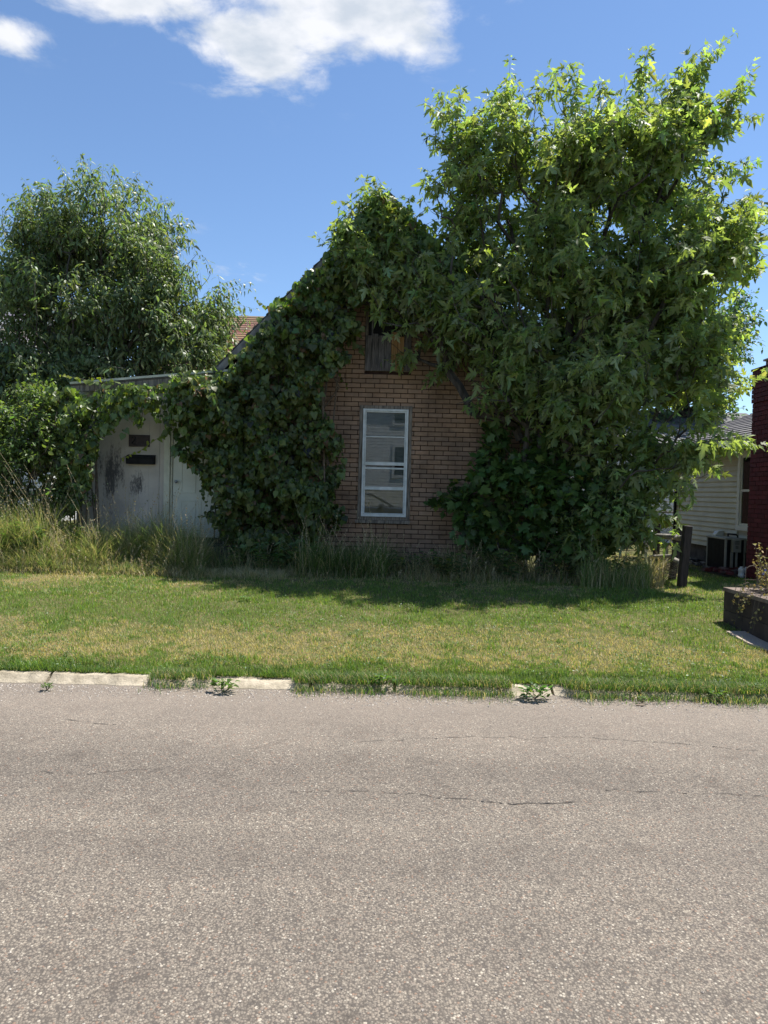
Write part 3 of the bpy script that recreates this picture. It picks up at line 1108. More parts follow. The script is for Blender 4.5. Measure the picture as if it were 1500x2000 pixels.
for i, (a, b, c, d) in enumerate(bricks[:300]):
    ti = random.randrange(5)
    L_ = b - a
    key = (ti, round(L_, 3))
    if key not in full:
        m_ = MB()
        e = 0.003
        m_.add([(-L_ / 2, 0.012, -(BH - JO) / 2), (L_ / 2, 0.012, -(BH - JO) / 2), (L_ / 2, 0.012, (BH - JO) / 2), (-L_ / 2, 0.012, (BH - JO) / 2),
                (-L_ / 2 + e, 0, -(BH - JO) / 2 + e), (L_ / 2 - e, 0, -(BH - JO) / 2 + e), (L_ / 2 - e, 0, (BH - JO) / 2 - e), (-L_ / 2 + e, 0, (BH - JO) / 2 - e)],
               [(4, 5, 6, 7), (0, 1, 5, 4), (1, 2, 6, 5), (2, 3, 7, 6), (3, 0, 4, 7)])
        full[key] = m_.mesh('brick', MT['brick'], tint=BT[ti])
    o = bpy.data.objects.new('brick', full[key])
    link(o, house)
    o.location = Vector(((a + b) / 2, YF - random.uniform(0, 0.004), (c + d) / 2)) - ORG[house.name]
mb = MB(); tl = []
for (a, b, c, d) in bricks[300:]:
    e, y = 0.003, YF - random.uniform(0, .004)
    mb.add([(a, YF + .012, c), (b, YF + .012, c), (b, YF + .012, d), (a, YF + .012, d), (a + e, y, c + e), (b - e, y, c + e), (b - e, y, d - e), (a + e, y, d - e)],
           [(4, 5, 6, 7), (0, 1, 5, 4), (1, 2, 6, 5), (2, 3, 7, 6), (3, 0, 4, 7)])
    tl += [(*random.choice(BT), 1.0)] * 8
ob = mb.build('bricks', MT['brick'], house, kind='stuff')
ta = ob.data.attributes.new('tint', 'FLOAT_COLOR', 'POINT')
ta.data.foreach_set('color', np.array(tl).ravel())

# roof slabs, rake boards
for sgn in (-1, 1):
    xe = XP + sgn * (XR - XP + 0.28)
    ze = ZP - (XR - XP + 0.28) * SL
    nn = 26
    sh = MB(); tl = []
    for k in range(nn):      # shingle courses stepping down the slope
        t0, t1 = k / nn, (k + 1.08) / nn
        xa, xb = XP + (xe - XP) * t0, XP + (xe - XP) * t1
        za, zb = ZP + (ze - ZP) * t0, ZP + (ze - ZP) * t1
        sh.add([(xa, YF - .30, za + .09), (xb, YF - .30, zb + .115), (xb, YF - .30, zb + .085), (xa, YF - .30, za + .07),
                (xa, YF + 8.8, za + .09), (xb, YF + 8.8, zb + .115), (xb, YF + 8.8, zb + .085), (xa, YF + 8.8, za + .07)],
               [(0, 1, 2, 3), (7, 6, 5, 4), (0, 4, 5, 1), (1, 5, 6, 2), (2, 6, 7, 3), (3, 7, 4, 0)])
    r_ = sh.build('roof', MT['roofgrey'], house, tint=(0.10, 0.095, 0.09))
    MB().add([(XP, YF - .27, ZP + .02), (xe, YF - .27, ze + .02), (xe, YF - .27, ze + .08), (XP, YF - .27, ZP + .08), (XP, YF + 8.7, ZP + .02), (xe, YF + 8.7, ze + .02), (xe, YF + 8.7, ze + .08), (XP, YF + 8.7, ZP + .08)],
             [(0, 1, 2, 3), (7, 6, 5, 4), (0, 4, 5, 1), (1, 5, 6, 2), (2, 6, 7, 3), (3, 7, 4, 0)]).build('roof_deck', MT['soffit'], house)
    rk = MB()
    rk.add([(XP, YF - .305, ZP - .09), (xe, YF - .305, ze - .09), (xe, YF - .305, ze + .062), (XP, YF - .305, ZP + .062),
            (XP, YF - .275, ZP - .09), (xe, YF - .275, ze - .09), (xe, YF - .275, ze + .062), (XP, YF - .275, ZP + .062)],
           [(0, 1, 2, 3), (7, 6, 5, 4), (0, 4, 5, 1), (1, 5, 6, 2), (2, 6, 7, 3), (3, 7, 4, 0)])
    rk.build('rake_board', MT['rake'], house)


def frame_of(name, x0, x1, z0, z1, w, y0, y1, mat, parent, wb=None, bevel=0.003):
    wb = w if wb is None else wb
    m = MB()
    m.box(x0, x0 + w, y0, y1, z0, z1)
    m.box(x1 - w, x1, y0, y1, z0, z1)
    m.box(x0 + w, x1 - w, y0, y1, z1 - w, z1)
    m.box(x0 + w, x1 - w, y0, y1, z0, z0 + wb)
    return m.build(name, mat, parent, bevel=bevel)


# lower window
x0, x1, z0, z1 = WIN
win = frame_of('window', x0 - .035, x1 + .04, z0, z1 + .045, 0.055, YF - .028, YF + .010, MT['oldwood'], house, bevel=0.004)
MB().box(x0 - .07, x1 + .045, YF - .06, YF + .01, z0 - .055, z0 - .002).build('sill', MT['oldwood'], win, bevel=0.004)
fx0, fx1, fz0, fz1 = x0 + .025, x1 - .022, z0 + .058, z1 - .012
frame_of('frame', fx0, fx1, fz0, fz1, 0.036, YF - .050, YF - .012, MT['white'], win, 0.045)
frame_of('inner_frame', fx0 + .038, fx1 - .038, fz0 + .047, fz1 - .038, 0.019, YF - .036, YF - .006, MT['white'], win, 0.012)
gx0, gx1 = fx0 + .055, fx1 - .055


def zpx(py, px=752, Y=YF):
    return at(px, py, Y).z


for (ya, yb, dep) in [(903, 909, -.044), (913.5, 916.5, -.026), (951, 957, -.044), (852.5, 854.5, -.024)]:
    MB().box(gx0 - .016, gx1 + .016, YF + dep, YF - .007, zpx(yb), zpx(ya)).build('rail', MT['white'], win, bevel=0.002)
panes = [(807, 852.5), (854.5, 903), (909, 951), (957, 1003)]
for a, b in panes:
    MB().box(gx0, gx1, YF - .0185, YF - .0165, zpx(b) + .001, zpx(a) - .001).build('pane', MT['glass'], win)
for a, b, mt in [(805, 909, 'blind'), (912, 952, 'blind'), (955, 1003, 'cardboard')]:
    MB().box(gx0 - .004, gx1 + .004, YF + .002, YF + .006, zpx(b), zpx(a)).build('blind' if mt == 'blind' else 'board', MT[mt], win)
for yy in np.arange(815, 950, 4.2):     # sagging blind slats
    if 848 < yy < 858 or 898 < yy < 918: continue
    MB().box(gx0, gx1, YF - .006, YF + .001, zpx(yy + 1.6), zpx(yy)).build('blind_slat', MT['blind'], win)

# upper opening with broken sash and boards
x0, x1, z0, z1 = UWIN
uw = frame_of('window', x0, x1, z0, z1, 0.045, YF - .03, YF + .010, MT['oldwood'], house)
MB().box(x0 + .045, x1 - .045, YF + .002, YF + .010, z0 + .04, z1 - .04).build('dark_room_panel', MT['dark'], uw)  # flat black panel painted as the dark interior, no room behind
zb = zpx(662)
frame_of('frame', x0 + .10, x1 - .06, zb, z1 - .05, 0.028, YF - .022, YF - .004, MT['rake'], uw)
nb = 7
bw = (x1 - x0 - .02) / nb
for k in range(nb):
    mt = 'ochrewood' if k in (4, 5) else 'greywood'
    top = zpx(652 + random.uniform(-3, 8) if k != 5 else 658)
    MB().box(x0 + .01 + k * bw, x0 + .01 + (k + 1) * bw - .006, YF - .040 - .004 * (k % 2), YF - .024, z0 + .002 * k, top).build('board', MT[mt], uw, bevel=0.002)
# small side window behind the maple
x0, x1, z0, z1 = SWIN
sw = frame_of('window', x0, x1, z0, z1, 0.04, YF - .03, YF + .010, MT['oldwood'], house)
MB().box(x0 + .04, x1 - .04, YF + .002, YF + .010, z0 + .04, z1 - .04).build('dark_room_panel', MT['dark'], sw)
MB().box(x0 + .04, x1 - .04, YF - .02, YF - .003, (z0 + z1) / 2 - .015, (z0 + z1) / 2 + .015).build('rail', MT['oldwood'], sw)
# black panel seams in the facing
for px, y_a, y_b in [(920, 758, 812), (838, 737, 765), (676, 722, 748), (971, 815, 852), (734, 1018, 1050)]:
    p = at(px, y_a, YF); q = at(px, y_b, YF)
    MB().box(p.x - .004, p.x + .004, YF - .0065, YF - .004, q.z, p.z).build('seam', MT['mortar'], house)

# ------------------------------------------------------------ lean-to
XA = at(150, 900, YF).x
YW = YF + 0.05
lean = thing('lean_to', 'low lean-to porch with mildewed beige wall left of the brick gable', 'lean-to', (XA, YW, G0))
pL, pR = at(140, 747, YF - .28), at(452, 722, YF - .28)
zl = lambda x: pL.z + (pR.z - pL.z) * (x - pL.x) / (pR.x - pL.x)
MB().prism_y([(XA, 0.1), (XL - .005, 0.1), (XL - .005, zl(XL) - .08), (XA, zl(XA) - .08)], YW + .02, YW + 5.0).build('wall_core', MT['darkconc'], lean)
STAINS = []
for (px, py, rx, ry, am) in [(215, 930, 14, 75, 1.0), (232, 915, 16, 60, 0.9), (193, 905, 14, 40, 0.6), (268, 945, 20, 30, 0.9), (255, 890, 8, 10, .5), (205, 990, 40, 40, 0.45), (240, 1035, 60, 30, .4)]:
    p = at(px, py, YW)
    STAINS.append((p.x, p.z, rx * YW / F, ry * YW / F, am))
MT['panel'] = wall_panel_mat()
pxs = [150, 176, 196, 214, 233, 252, 271, 291, 311.5, 321]
for a, b in zip(pxs, pxs[1:]):
    xa, xb = at(a, 930, YW).x, at(b, 930, YW).x
    g = 0.004 if b != 311.5 else 0.009
    MB().add([(xa, YW, 0.3), (xb - g * .5, YW, 0.3), (xb - g * .5, YW, zl(xb) - .1), (xa, YW, zl(xa) - .1),
              (xa, YW + .018, 0.3), (xb - g * .5, YW + .018, 0.3), (xb - g * .5, YW + .018, zl(xb) - .1), (xa, YW + .018, zl(xa) - .1)],
             [(0, 1, 2, 3), (7, 6, 5, 4), (0, 4, 5, 1), (1, 5, 6, 2), (2, 6, 7, 3), (3, 7, 4, 0)]).build('wall_panel', MT['panel'], lean)
tx0, tx1 = at(321.5, 940, YW).x, at(333, 940, YW).x
MB().box(tx0, tx1, YW - .05, YW + .015, 0.35, zl(tx0) - .1).build('corner_trim', MT['trim'], lean, bevel=0.004)
MB().box(tx1 + .004, tx1 + .035, YW - .02, YW + .015, 0.6, zl(tx0) - .1).build('door_jamb', MT['trim'], lean, bevel=0.003)
dx0, dx1 = tx1 + .04, tx1 + .04 + 0.86
dz0, dz1 = at(380, 1049, YW).z, at(380, 1049, YW).z + 2.03
door = MB().box(dx0, dx1, YW + .004, YW + .018, dz0, dz1).build('door', MT['door'], lean)
for cx_, (pa, pb) in [(0, (0.13, 0.62)), (1, (0.13, 0.62)), (0, (0.74, 1.35)), (1, (0.74, 1.35)), (0, (1.47, 1.83)), (1, (1.47, 1.83))]:
    a = dx0 + .14 + cx_ * .33
    b = a + .25
    pn = frame_of('panel', a, b, dz0 + pa, dz0 + pb, 0.018, YW - .004, YW + .004, MT['door'], door, bevel=0.003)
    MB().box(a + .04, b - .04, YW - .001, YW + .004, dz0 + pa + .04, dz0 + pb - .04).build('raised_field', MT['door'], door, bevel=0.003) if False else None
MB().tube([(dx0 + .07, YW - .05, dz0 + .93), (dx0 + .07, YW + .004, dz0 + .93)], [0.028, 0.012], 12).build('knob', MT['galv'], door, True)
MB().box(tx1 + .004, dx1 + .02, YW - .03, YW + .015, dz0 - .05, dz0 - .004).build('threshold', MT['black'], lean)
MB().box(dx1 + .003, XL - .002, YW - .01, YW + .018, .4, zl(dx1) - .1).build('wall_panel', MT['panel'], lean)
MB().box(dx0 - .03, dx1 + .006, YW - .005, YW + .018, dz1 + .005, zl(dx0) - .1).build('transom_panel', MT['trim'], lean)
# lean-to roof with drip edge
rf = MB()
XE = pL.x - .02
rf.add([(XE, YF - .28, zl(XE) - .05), (XL - .01, YF - .28, zl(XL) - .05), (XL - .01, YF - .28, zl(XL) - .012), (XE, YF - .28, zl(XE) - .012),
        (XE, YW + 5.2, zl(XE) - .05), (XL - .01, YW + 5.2, zl(XL) - .05), (XL - .01, YW + 5.2, zl(XL) - .012), (XE, YW + 5.2, zl(XE) - .012)],
       [(0, 1, 2, 3), (7, 6, 5, 4), (0, 4, 5, 1), (1, 5, 6, 2), (2, 6, 7, 3), (3, 7, 4, 0)])
rf.build('roof', MT['roofgrey'], lean, tint=(0.13, 0.12, 0.11))
MB().add([(XE, YF - .30, zl(XE) - .028), (XL, YF - .30, zl(XL) - .028), (XL, YF - .30, zl(XL) + .008), (XE, YF - .30, zl(XE) + .008),
          (XE, YF - .20, zl(XE) - .005), (XL, YF - .20, zl(XL) - .005), (XL, YF - .20, zl(XL) + .012), (XE, YF - .20, zl(XE) + .012)],
         [(0, 1, 2, 3), (7, 6, 5, 4), (0, 4, 5, 1), (1, 5, 6, 2), (2, 6, 7, 3), (3, 7, 4, 0)]).build('drip_edge', MT['trim'], lean)
MB().add([(XE, YF - .27, zl(XE) - .16), (XL, YF - .27, zl(XL) - .16), (XL, YF - .27, zl(XL) - .055), (XE, YF - .27, zl(XE) - .055),
          (XE, YF - .24, zl(XE) - .16), (XL, YF - .24, zl(XL) - .16), (XL, YF - .24, zl(XL) - .055), (XE, YF - .24, zl(XE) - .055)],
         [(0, 1, 2, 3), (7, 6, 5, 4), (0, 4, 5, 1), (1, 5, 6, 2), (2, 6, 7, 3), (3, 7, 4, 0)]).build('fascia', MT['oldwood'], lean)
# steps under the door
st = thing('door_steps', 'dark concrete steps below the cream door of the lean-to', 'steps', (dx0 + .45, YW - .3, G0))
MB().box(dx0 - .1, dx1 + .25, YW - .42, YW - .055, 0.15, dz0 - .10).build('step', MT['darkconc'], st, bevel=0.012)
MB().box(dx0 - .1, dx1 + .25, YW - .80, YW - .425, 0.15, dz0 - .28).build('step', MT['darkconc'], st, bevel=0.012)

# number plaque and mail box
a = R2(252.5, 849, 293, 873, YW)
pq = thing('number_plaque', 'dark house number plaque above the black mailbox, partly under vine leaves', 'plaque', ((a[0] + a[1]) / 2, YW, a[2]))
MB().box(a[0], a[1], YW - .02, YW - .001, a[2], a[3]).build('plate', MT['plaque'], pq, bevel=0.003)
fb = MB()
# numeral like a 2 in bent strip strokes
nx, nz_ = a[0] + .055, a[2] + .035
pts = [(0, .10), (.012, .125), (.035, .135), (.058, .12), (.058, .095), (.03, .06), (.0, .02), (.0, .008), (.062, .008)]
fb.tube([(nx + p[0], YW - .024, nz_ + p[1]) for p in pts], 0.007, 6)
fb.build('numeral', MT['numeral'], pq)
a = R2(250.5, 887.5, 304, 907.5, YW)
mbx = thing('mailbox', 'black horizontal wall mailbox on the beige lean-to wall', 'mailbox', ((a[0] + a[1]) / 2, YW, a[2]))
MB().prism_x([(YW - .002, a[2]), (YW - .10, a[2]), (YW - .115, a[2] + .10), (YW - .002, a[3] - .01)], a[0], a[1]).build('box', MT['black'], mbx, bevel=0.004)
MB().prism_x([(YW - .002, a[3]), (YW - .002, a[3] - .008), (YW - .125, a[2] + .105), (YW - .128, a[2] + .115)], a[0] - .006, a[1] + .006).build('lid', MT['black'], mbx, bevel=0.002)

# ================================================================== NEIGHBOUR ON THE RIGHT
X0 = 6.45
YC = 15.1
nh = thing('cream_house', 'cream clapboard house with grey roof and brown soffit at right', 'house', (X0 + 3, 13.0, 0.2))
MB().box(X0 + .02, X0 + 7.0, 10.6, YC, 0.63, 2.5).build('wall', MT['siding'], nh)
fd = MB().box(X0 + .05, X0 + 7.0, 10.7, YC - .03, -.1, 0.629).build('foundation', MT['darkconc'], nh)
WY0, WY1, WZ0, WZ1 = 11.55, 12.36, 1.10, 2.36
zz = 0.63
while zz < 2.46:
    z1_ = min(zz + 0.098, 2.48)
    segs = [(10.6, YC)]
    if z1_ > WZ0 - .09 and zz < WZ1 + .09:
        segs = [(10.6, WY0 - .09), (WY1 + .09, YC)]
    for (ya, yb) in segs:
        MB().prism_y([(X0 + .02, zz), (X0 - .014, zz), (X0 - .014, zz + .006), (X0 + .012, z1_), (X0 + .02, z1_)], ya, yb).build('siding_board', MT['siding'], nh)
    zz += 0.098
MB().box(X0 - .03, X0 + .03, YC + .001, YC + .05, .55, 2.5).build('corner_board', MT['redmortar'], nh)
wf = MB()
for (ya, yb, za, zb_) in [(WY0 - .09, WY0, WZ0 - .09, WZ1 + .09), (WY1, WY1 + .09, WZ0 - .09, WZ1 + .09), (WY0, WY1, WZ1, WZ1 + .09), (WY0, WY1, WZ0 - .09, WZ0)]:
    wf.box(X0 - .035, X0 + .01, ya, yb, za, zb_)
wo = wf.build('window', MT['plastic'], nh, bevel=0.003)
sf = MB()
zm = (WZ0 + WZ1) / 2
for (ya, yb, za, zb_) in [(WY0 + .002, WY0 + .04, WZ0, WZ1), (WY1 - .04, WY1 - .002, WZ0, WZ1), (WY0 + .04, WY1 - .04, zm - .02, zm + .02), (WY0 + .04, WY1 - .04, WZ1 - .04, WZ1 - .002), (WY0 + .04, WY1 - .04, WZ0 + .002, WZ0 + .04)]:
    sf.box(X0 - .015, X0 + .008, ya, yb, za, zb_)
sf.build('sash', MT['plastic'], wo)
MB().box(X0 - .002, X0 + .001, WY0 + .04, WY1 - .04, WZ0 + .04, WZ1 - .04).build('pane', MT['glass'], wo)
MB().box(X0 + .012, X0 + .016, WY0 + .002, WY1 - .002, WZ0, WZ1).build('dark_room_panel', MT['dark'], wo)
# basement window
bw_ = MB()
for (ya, yb, za, zb_) in [(13.15, 13.19, .34, .60), (13.60, 13.64, .34, .60), (13.19, 13.60, .56, .60), (13.19, 13.60, .34, .37)]:
    bw_.box(X0 + .02, X0 + .048, ya, yb, za, zb_)
bo = bw_.build('basement_window', MT['plastic'], nh)
MB().box(X0 + .030, X0 + .034, 13.19, 13.60, .37, .56).build('pane', MT['carglass'], bo)
# roof
CY1_ = 11.22
PT = 0.40
ex, ez = X0 - .38, 2.62
rx_, rz_ = X0 + 3.5, 2.62 + PT * 3.92
nn = 22
for k in range(nn):
    t0, t1 = k / nn, (k + 1.1) / nn
    xa, xb = ex + (rx_ - ex) * t0, ex + (rx_ - ex) * t1
    za, zb_ = ez + (rz_ - ez) * t0, ez + (rz_ - ez) * t1
    MB().prism_y([(xa, za), (xb, zb_), (xb, zb_ + .012), (xa, za + .035)], CY1_ + .02 if k < 3 else 10.2, YC + .35).build('shingle_course', MT['roofgrey'], nh, tint=[(0.17, 0.165, 0.165), (0.15, 0.145, 0.15), (0.19, 0.18, 0.18)][k % 3])
MB().prism_y([(ex + .02, ez - .02), (rx_, rz_ - .02), (rx_, rz_ - .10), (ex + .02, ez - .10)], CY1_ + .02, YC + .30).build('roof_deck', MT['soffit'], nh)
MB().prism_y([(rx_ + .01, rz_), (rx_ + 4, rz_ - PT * 4), (rx_ + 4, rz_ - PT * 4 - .1), (rx_ + .01, rz_ - .1)], 10.2, YC + .35).build('roof', MT['roofgrey'], nh, tint=(0.16, 0.155, 0.155))
MB().prism_y([(X0 + .021, 2.5), (X0 + 6.9, 2.5), (rx_, rz_ - .1)], YC - .05, YC - .01).build('gable', MT['siding'], nh)
MB().box(ex + .03, X0 + .02, CY1_ + .02, YC + .28, 2.492, 2.505).build('soffit', MT['soffit'], nh)
MB().prism_y([(ex - .09, 2.61), (ex - .09, 2.55), (ex - .05, 2.50), (ex, 2.50), (ex, 2.61), (ex - .01, 2.61), (ex - .01, 2.51), (ex - .045, 2.51), (ex - .08, 2.555), (ex - .08, 2.61)], CY1_ + .03, YC + .35).build('gutter', MT['gutter'], nh)
MB().box(X0 - .055, X0 - .016, YC - .06, YC + .0, .25, 2.49).build('downspout', MT['black'], nh)

# painted chimney
CY0, CY1 = 10.40, 11.22
CX0 = at(1461, 1000, CY1).x
CX1 = X0 + .05
ch = thing('brick_chimney', 'tall dark red painted brick chimney on the side of the cream house', 'chimney', ((CX0 + CX1) / 2, CY0, .2))
ZC = at(1463, 720, CY1).z
MB().box(CX0 + .012, CX1, CY0 + .012, CY1, 0.0, ZC - .02).build('core', MT['redmortar'], ch)
RT = [(0.115, 0.011, 0.019), (0.098, 0.010, 0.017), (0.13, 0.015, 0.022), (0.09, 0.009, 0.015)]
cnt = 0
zc = 0.16
row = 0
bm_c = {}
H_, Lb = 0.0745, 0.205
rest = MB(); rt = []
while zc < ZC - .05:
    proud = 0.022 if zc > ZC - 0.62 else 0.0
    off = (row % 2) * Lb / 2
    for face in (0, 1):
        lo, hi = (CX0 - proud, CX1 + .0) if face == 0 else (CY0 + .02, CY1)
        x = lo - off
        while x < hi - .01:
            a, b = max(x, lo), min(x + Lb - .009, hi)
            x += Lb
            if b - a < .02: continue
            t = RT[random.randrange(4)]
            if random.random() < .03: t = (0.15, 0.07, 0.06)
            m_ = MB()
            if face == 0:
                m_.box(a, b, CY0 - proud + random.uniform(-.002, .001), CY0 + .02, zc, zc + H_ - .009)
            else:
                m_.box(CX0 - proud + random.uniform(-.002, .001), CX0 + .02, a, b, zc, zc + H_ - .009)
            if face == 1:
                if cnt < 300:
                    m_.build('brick', MT['redbrick'], ch, tint=t); cnt += 1
                    continue
            rest.add(m_.v, m_.f); rt += [(*t, 1.0)] * 8
    zc += H_
    row += 1
ro = rest.build('bricks', MT['redbrick'], ch, kind='stuff')
ta = ro.data.attributes.new('tint', 'FLOAT_COLOR', 'POINT'); ta.data.foreach_set('color', np.array(rt).ravel())
MB().box(CX0 - .035, CX1 + .03, CY0 - .035, CY1 + .03, ZC - .05, ZC - .012).build('cap', MT['redmortar'], ch, bevel=.006)
fl = MB(); fl.box(CX0 + .12, CX1 - .08, CY0 + .12, CY1 - .12, ZC - .012, ZC + .10)
fl.build('flue', MT['rail'], ch, bevel=.006)
fl = MB(); fl.box(CX0 + .09, CX1 - .05, CY0 + .09, CY1 - .09, ZC + .102, ZC + .135)
fl.build('flue_cap', MT['gutter'], ch, bevel=.006)

# air conditioner
ax0, ay0 = at(1393, 1115, 12.45).x, 12.05
ax1, ay1 = ax0 + .36, 12.75
az0, az1 = at(1400, 1116, 12.3).z, at(1400, 1050, 12.3).z
gzc = gzf(ax0, ay0)
az0 = gzc + .03
ac = thing('air_conditioner', 'dark grilled air conditioning unit with pale corner posts by the cream wall', 'air conditioner', (ax0, ay0, gzc))
MB().box(ax0 + .012, ax1 - .012, ay0 + .012, ay1 - .012, az0 + .02, az1 - .02).build('coil', MT['black'], ac)
for (x, y) in [(ax0, ay0), (ax1 - .03, ay0), (ax0, ay1 - .03), (ax1 - .03, ay1 - .03)]:
    MB().box(x, x + .03, y, y + .03, az0, az1 - .021).build('corner_post', MT['acgrey'], ac)
MB().box(ax0 - .01, ax1 + .01, ay0 - .01, ay1 + .01, az1 - .02, az1 + .012).build('top', MT['acgrey'], ac, bevel=.006)
MB().box(ax0 - .04, ax1 + .04, ay0 - .04, ay1 + .04, gzc - .05, az0 - .001).build('pad', MT['darkconc'], ac)
gr = MB()
for k in range(22):
    z_ = az0 + .03 + k * (az1 - az0 - .07) / 21
    gr.box(ax0 + .004, ax0 + .011, ay0 + .031, ay1 - .031, z_, z_ + .006)
    gr.box(ax0 + .031, ax1 - .031, ay0 + .004, ay0 + .011, z_, z_ + .006)
tag(gr.build('grille', MT['black'], ac), kind='stuff')
# grey meter box
p0 = at(1431, 1053, 12.0); p1 = at(1446, 1079, 12.0)
eb = thing('meter_box', 'pale grey electrical box with ventilation marks beside the air conditioner', 'electrical box', (p0.x, 12.0, p1.z))
MB().box(p0.x, p1.x, 11.98, 12.09, p1.z, p0.z).build('box', MT['acgrey'], eb, bevel=.004)
for k, (u0, u1, v0, v1) in enumerate([(.25, .75, .62, .66), (.25, .75, .72, .75), (.25, .75, .82, .85), (.3, .65, .30, .33), (.3, .65, .38, .41), (.3, .65, .46, .49)]):
    w_, h_ = p1.x - p0.x, p0.z - p1.z
    MB().box(p0.x + w_ * u0, p0.x + w_ * u1, 11.972, 11.9795, p1.z + h_ * v0, p1.z + h_ * v1).build('vent_slot', MT['black'], eb)
MB().tube([((p0.x + p1.x) / 2 + .02, 12.03, p1.z), ((p0.x + p1.x) / 2 + .02, 12.03, 0.2)], .022, 8).build('conduit', MT['acgrey'], eb, True)
MB().box(p0.x - .02, p0.x + .02, 12.0, 12.03, gzc, p1.z).build('leg', MT['acgrey'], eb)
# dryer hood and pipe loop on wall
q = at(1392, 1046, 13.0)
hd = thing('vent_hood', 'white rounded vent hood on the cream siding above the air conditioner', 'vent hood', (X0 - .02, 13.0, q.z - .05))
hm = MB()
prof = [(0, .10), (-.05, .105), (-.10, .085), (-.14, .03), (-.15, -.04)]
vs = []
for (dx, dz) in prof:
    for yy in (-.07, .07):
        vs.append((X0 - .016 + dx, 12.98 + yy, q.z + dz))
for yy in (-.07, .07):
    vs.append((X0 - .016, 12.98 + yy, q.z - .04))
n_ = len(prof)
hm.add(vs, [(2 * i, 2 * i + 1, 2 * i + 3, 2 * i + 2) for i in range(n_)] + [(2 * n_ + 1, 2 * n_, 0, 1)] + [tuple(2 * i for i in range(n_ + 1)), tuple(2 * i + 1 for i in range(n_, -1, -1))])
hm.build('hood', MT['plastic'], hd, bevel=.006)
pz = at(1415, 1043, 12.35).z
MB().tube([(ax1 - .07, 12.20, az1 + .01), (ax1 - .07, 12.20, pz - .02), (ax1 - .09, 12.22, pz), (ax1 - .09, 12.50, pz), (ax1 - .07, 12.54, pz - .02), (ax1 - .07, 12.54, az1 + .01)], .014, 8).build('handle', MT['black'], ac, True)

# rubble bed along the wall
bed = thing('rubble_bed', 'bed of broken red brick rubble beside the chimney foot', 'rubble', (6.0, 11.5, .2))
MB().add([(5.70, 11.25, gzf(5.70, 11.25) + .012), (X0 + .03, 11.25, .29), (X0 + .03, 12.0, .29), (5.62, 12.0, gzf(5.62, 12.0) + .012)], [(0, 1, 2, 3)]).build('soil', MT['soil'], bed)
for k in range(70):
    x = random.uniform(5.66, X0 - .05); y = random.uniform(11.28, 12.0)
    r = random.uniform(.02, .055)
    m_ = MB()
    zb_ = gzf(x, y) + .02 + random.uniform(0, .03)
    vs = []
    for (i, j, l_) in [(-1, -1, -1), (1, -1, -1), (1, 1, -1), (-1, 1, -1), (-1, -1, 1), (1, -1, 1), (1, 1, 1), (-1, 1, 1)]:
        vs.append((x + i * r * random.uniform(.7, 1.3), y + j * r * random.uniform(.7, 1.2), zb_ + (l_ + 1) * r * random.uniform(.4, .7)))
    m_.add(vs, [(0, 3, 2, 1), (4, 5, 6, 7), (0, 1, 5, 4), (1, 2, 6, 5), (2, 3, 7, 6), (3, 0, 4, 7)])
    m_.build('stone', MT['mulch'], bed, tint=random.choice([(0.13, 0.03, 0.03), (0.10, 0.02, 0.025), (0.16, 0.10, 0.09), (0.07, 0.05, 0.05), (.12, .03, .03)]))
dk = thing('rock_border', 'jumble of small dark rocks along the cream house foundation', 'rocks', (5.7, 13.6, .2))
for k in range(60):
    y = random.uniform(12.8, 15.0); x = X0 - random.uniform(.02, .55)
    r = random.uniform(.03, .075)
    m_ = MB(); vs = []
    for (i, j, l_) in [(-1, -1, -1), (1, -1, -1), (1, 1, -1), (-1, 1, -1), (-1, -1, 1), (1, -1, 1), (1, 1, 1), (-1, 1, 1)]:
        vs.append((x + i * r * random.uniform(.6, 1.2), y + j * r * random.uniform(.7, 1.2), gzf(x, y) + .0 + (l_ + 1) * r * random.uniform(.4, .8)))
    m_.add(vs, [(0, 3, 2, 1), (4, 5, 6, 7), (0, 1, 5, 4), (1, 2, 6, 5), (2, 3, 7, 6), (3, 0, 4, 7)])
    m_.build('rock', MT['mulch'], dk, tint=random.choice([(0.06, 0.05, 0.05), (0.10, 0.09, 0.085), (0.045, 0.04, 0.04), (0.22, 0.21, 0.20)]))
# white bucket and downspout elbow
bp_ = ground_pt(1447, 1134, .22)
bk = thing('white_bucket', 'small white ribbed plastic jug standing on grass by the rubble', 'bucket', (bp_.x, bp_.y, gzf(bp_.x, bp_.y)))
bz = gzf(bp_.x, bp_.y)
MB().tube([(bp_.x, bp_.y, bz), (bp_.x, bp_.y, bz + .05), (bp_.x, bp_.y, bz + .055), (bp_.x, bp_.y, bz + .10), (bp_.x, bp_.y, bz + .105), (bp_.x, bp_.y, bz + .15), (bp_.x, bp_.y, bz + .165), (bp_.x, bp_.y, bz + .17)],
          [.048, .050, .046, .046, .05, .048, .03, .022], 16).build('body', MT['plastic'], bk, True)
MB().tube([(bp_.x, bp_.y, bz + .171), (bp_.x, bp_.y, bz + .185)], .024, 12).build('lid', MT['plastic'], bk)
ep = ground_pt(1457, 1134, .22)
el = thing('downspout_elbow', 'white plastic downspout elbow leaning on the ground beside the jug', 'pipe elbow', (ep.x, ep.y, gzf(ep.x, ep.y)))
ezz = gzf(ep.x, ep.y)
MB().tube([(ep.x - .02, ep.y, ezz + .02), (ep.x + .0, ep.y + .02, ezz + .09), (ep.x + .05, ep.y + .06, ezz + .135), (ep.x + .12, ep.y + .12, ezz + .15)], [.045, .047, .047, .045], 14).build('pipe', MT['plastic'], el, True)
MB().tube([(ep.x + .12, ep.y + .12, ezz + .15), (ep.x + .14, ep.y + .135, ezz + .152)], [.05, .05], 14).build('collar', MT['plastic'], el, True)
wc = at(1451, 1100, 11.7)
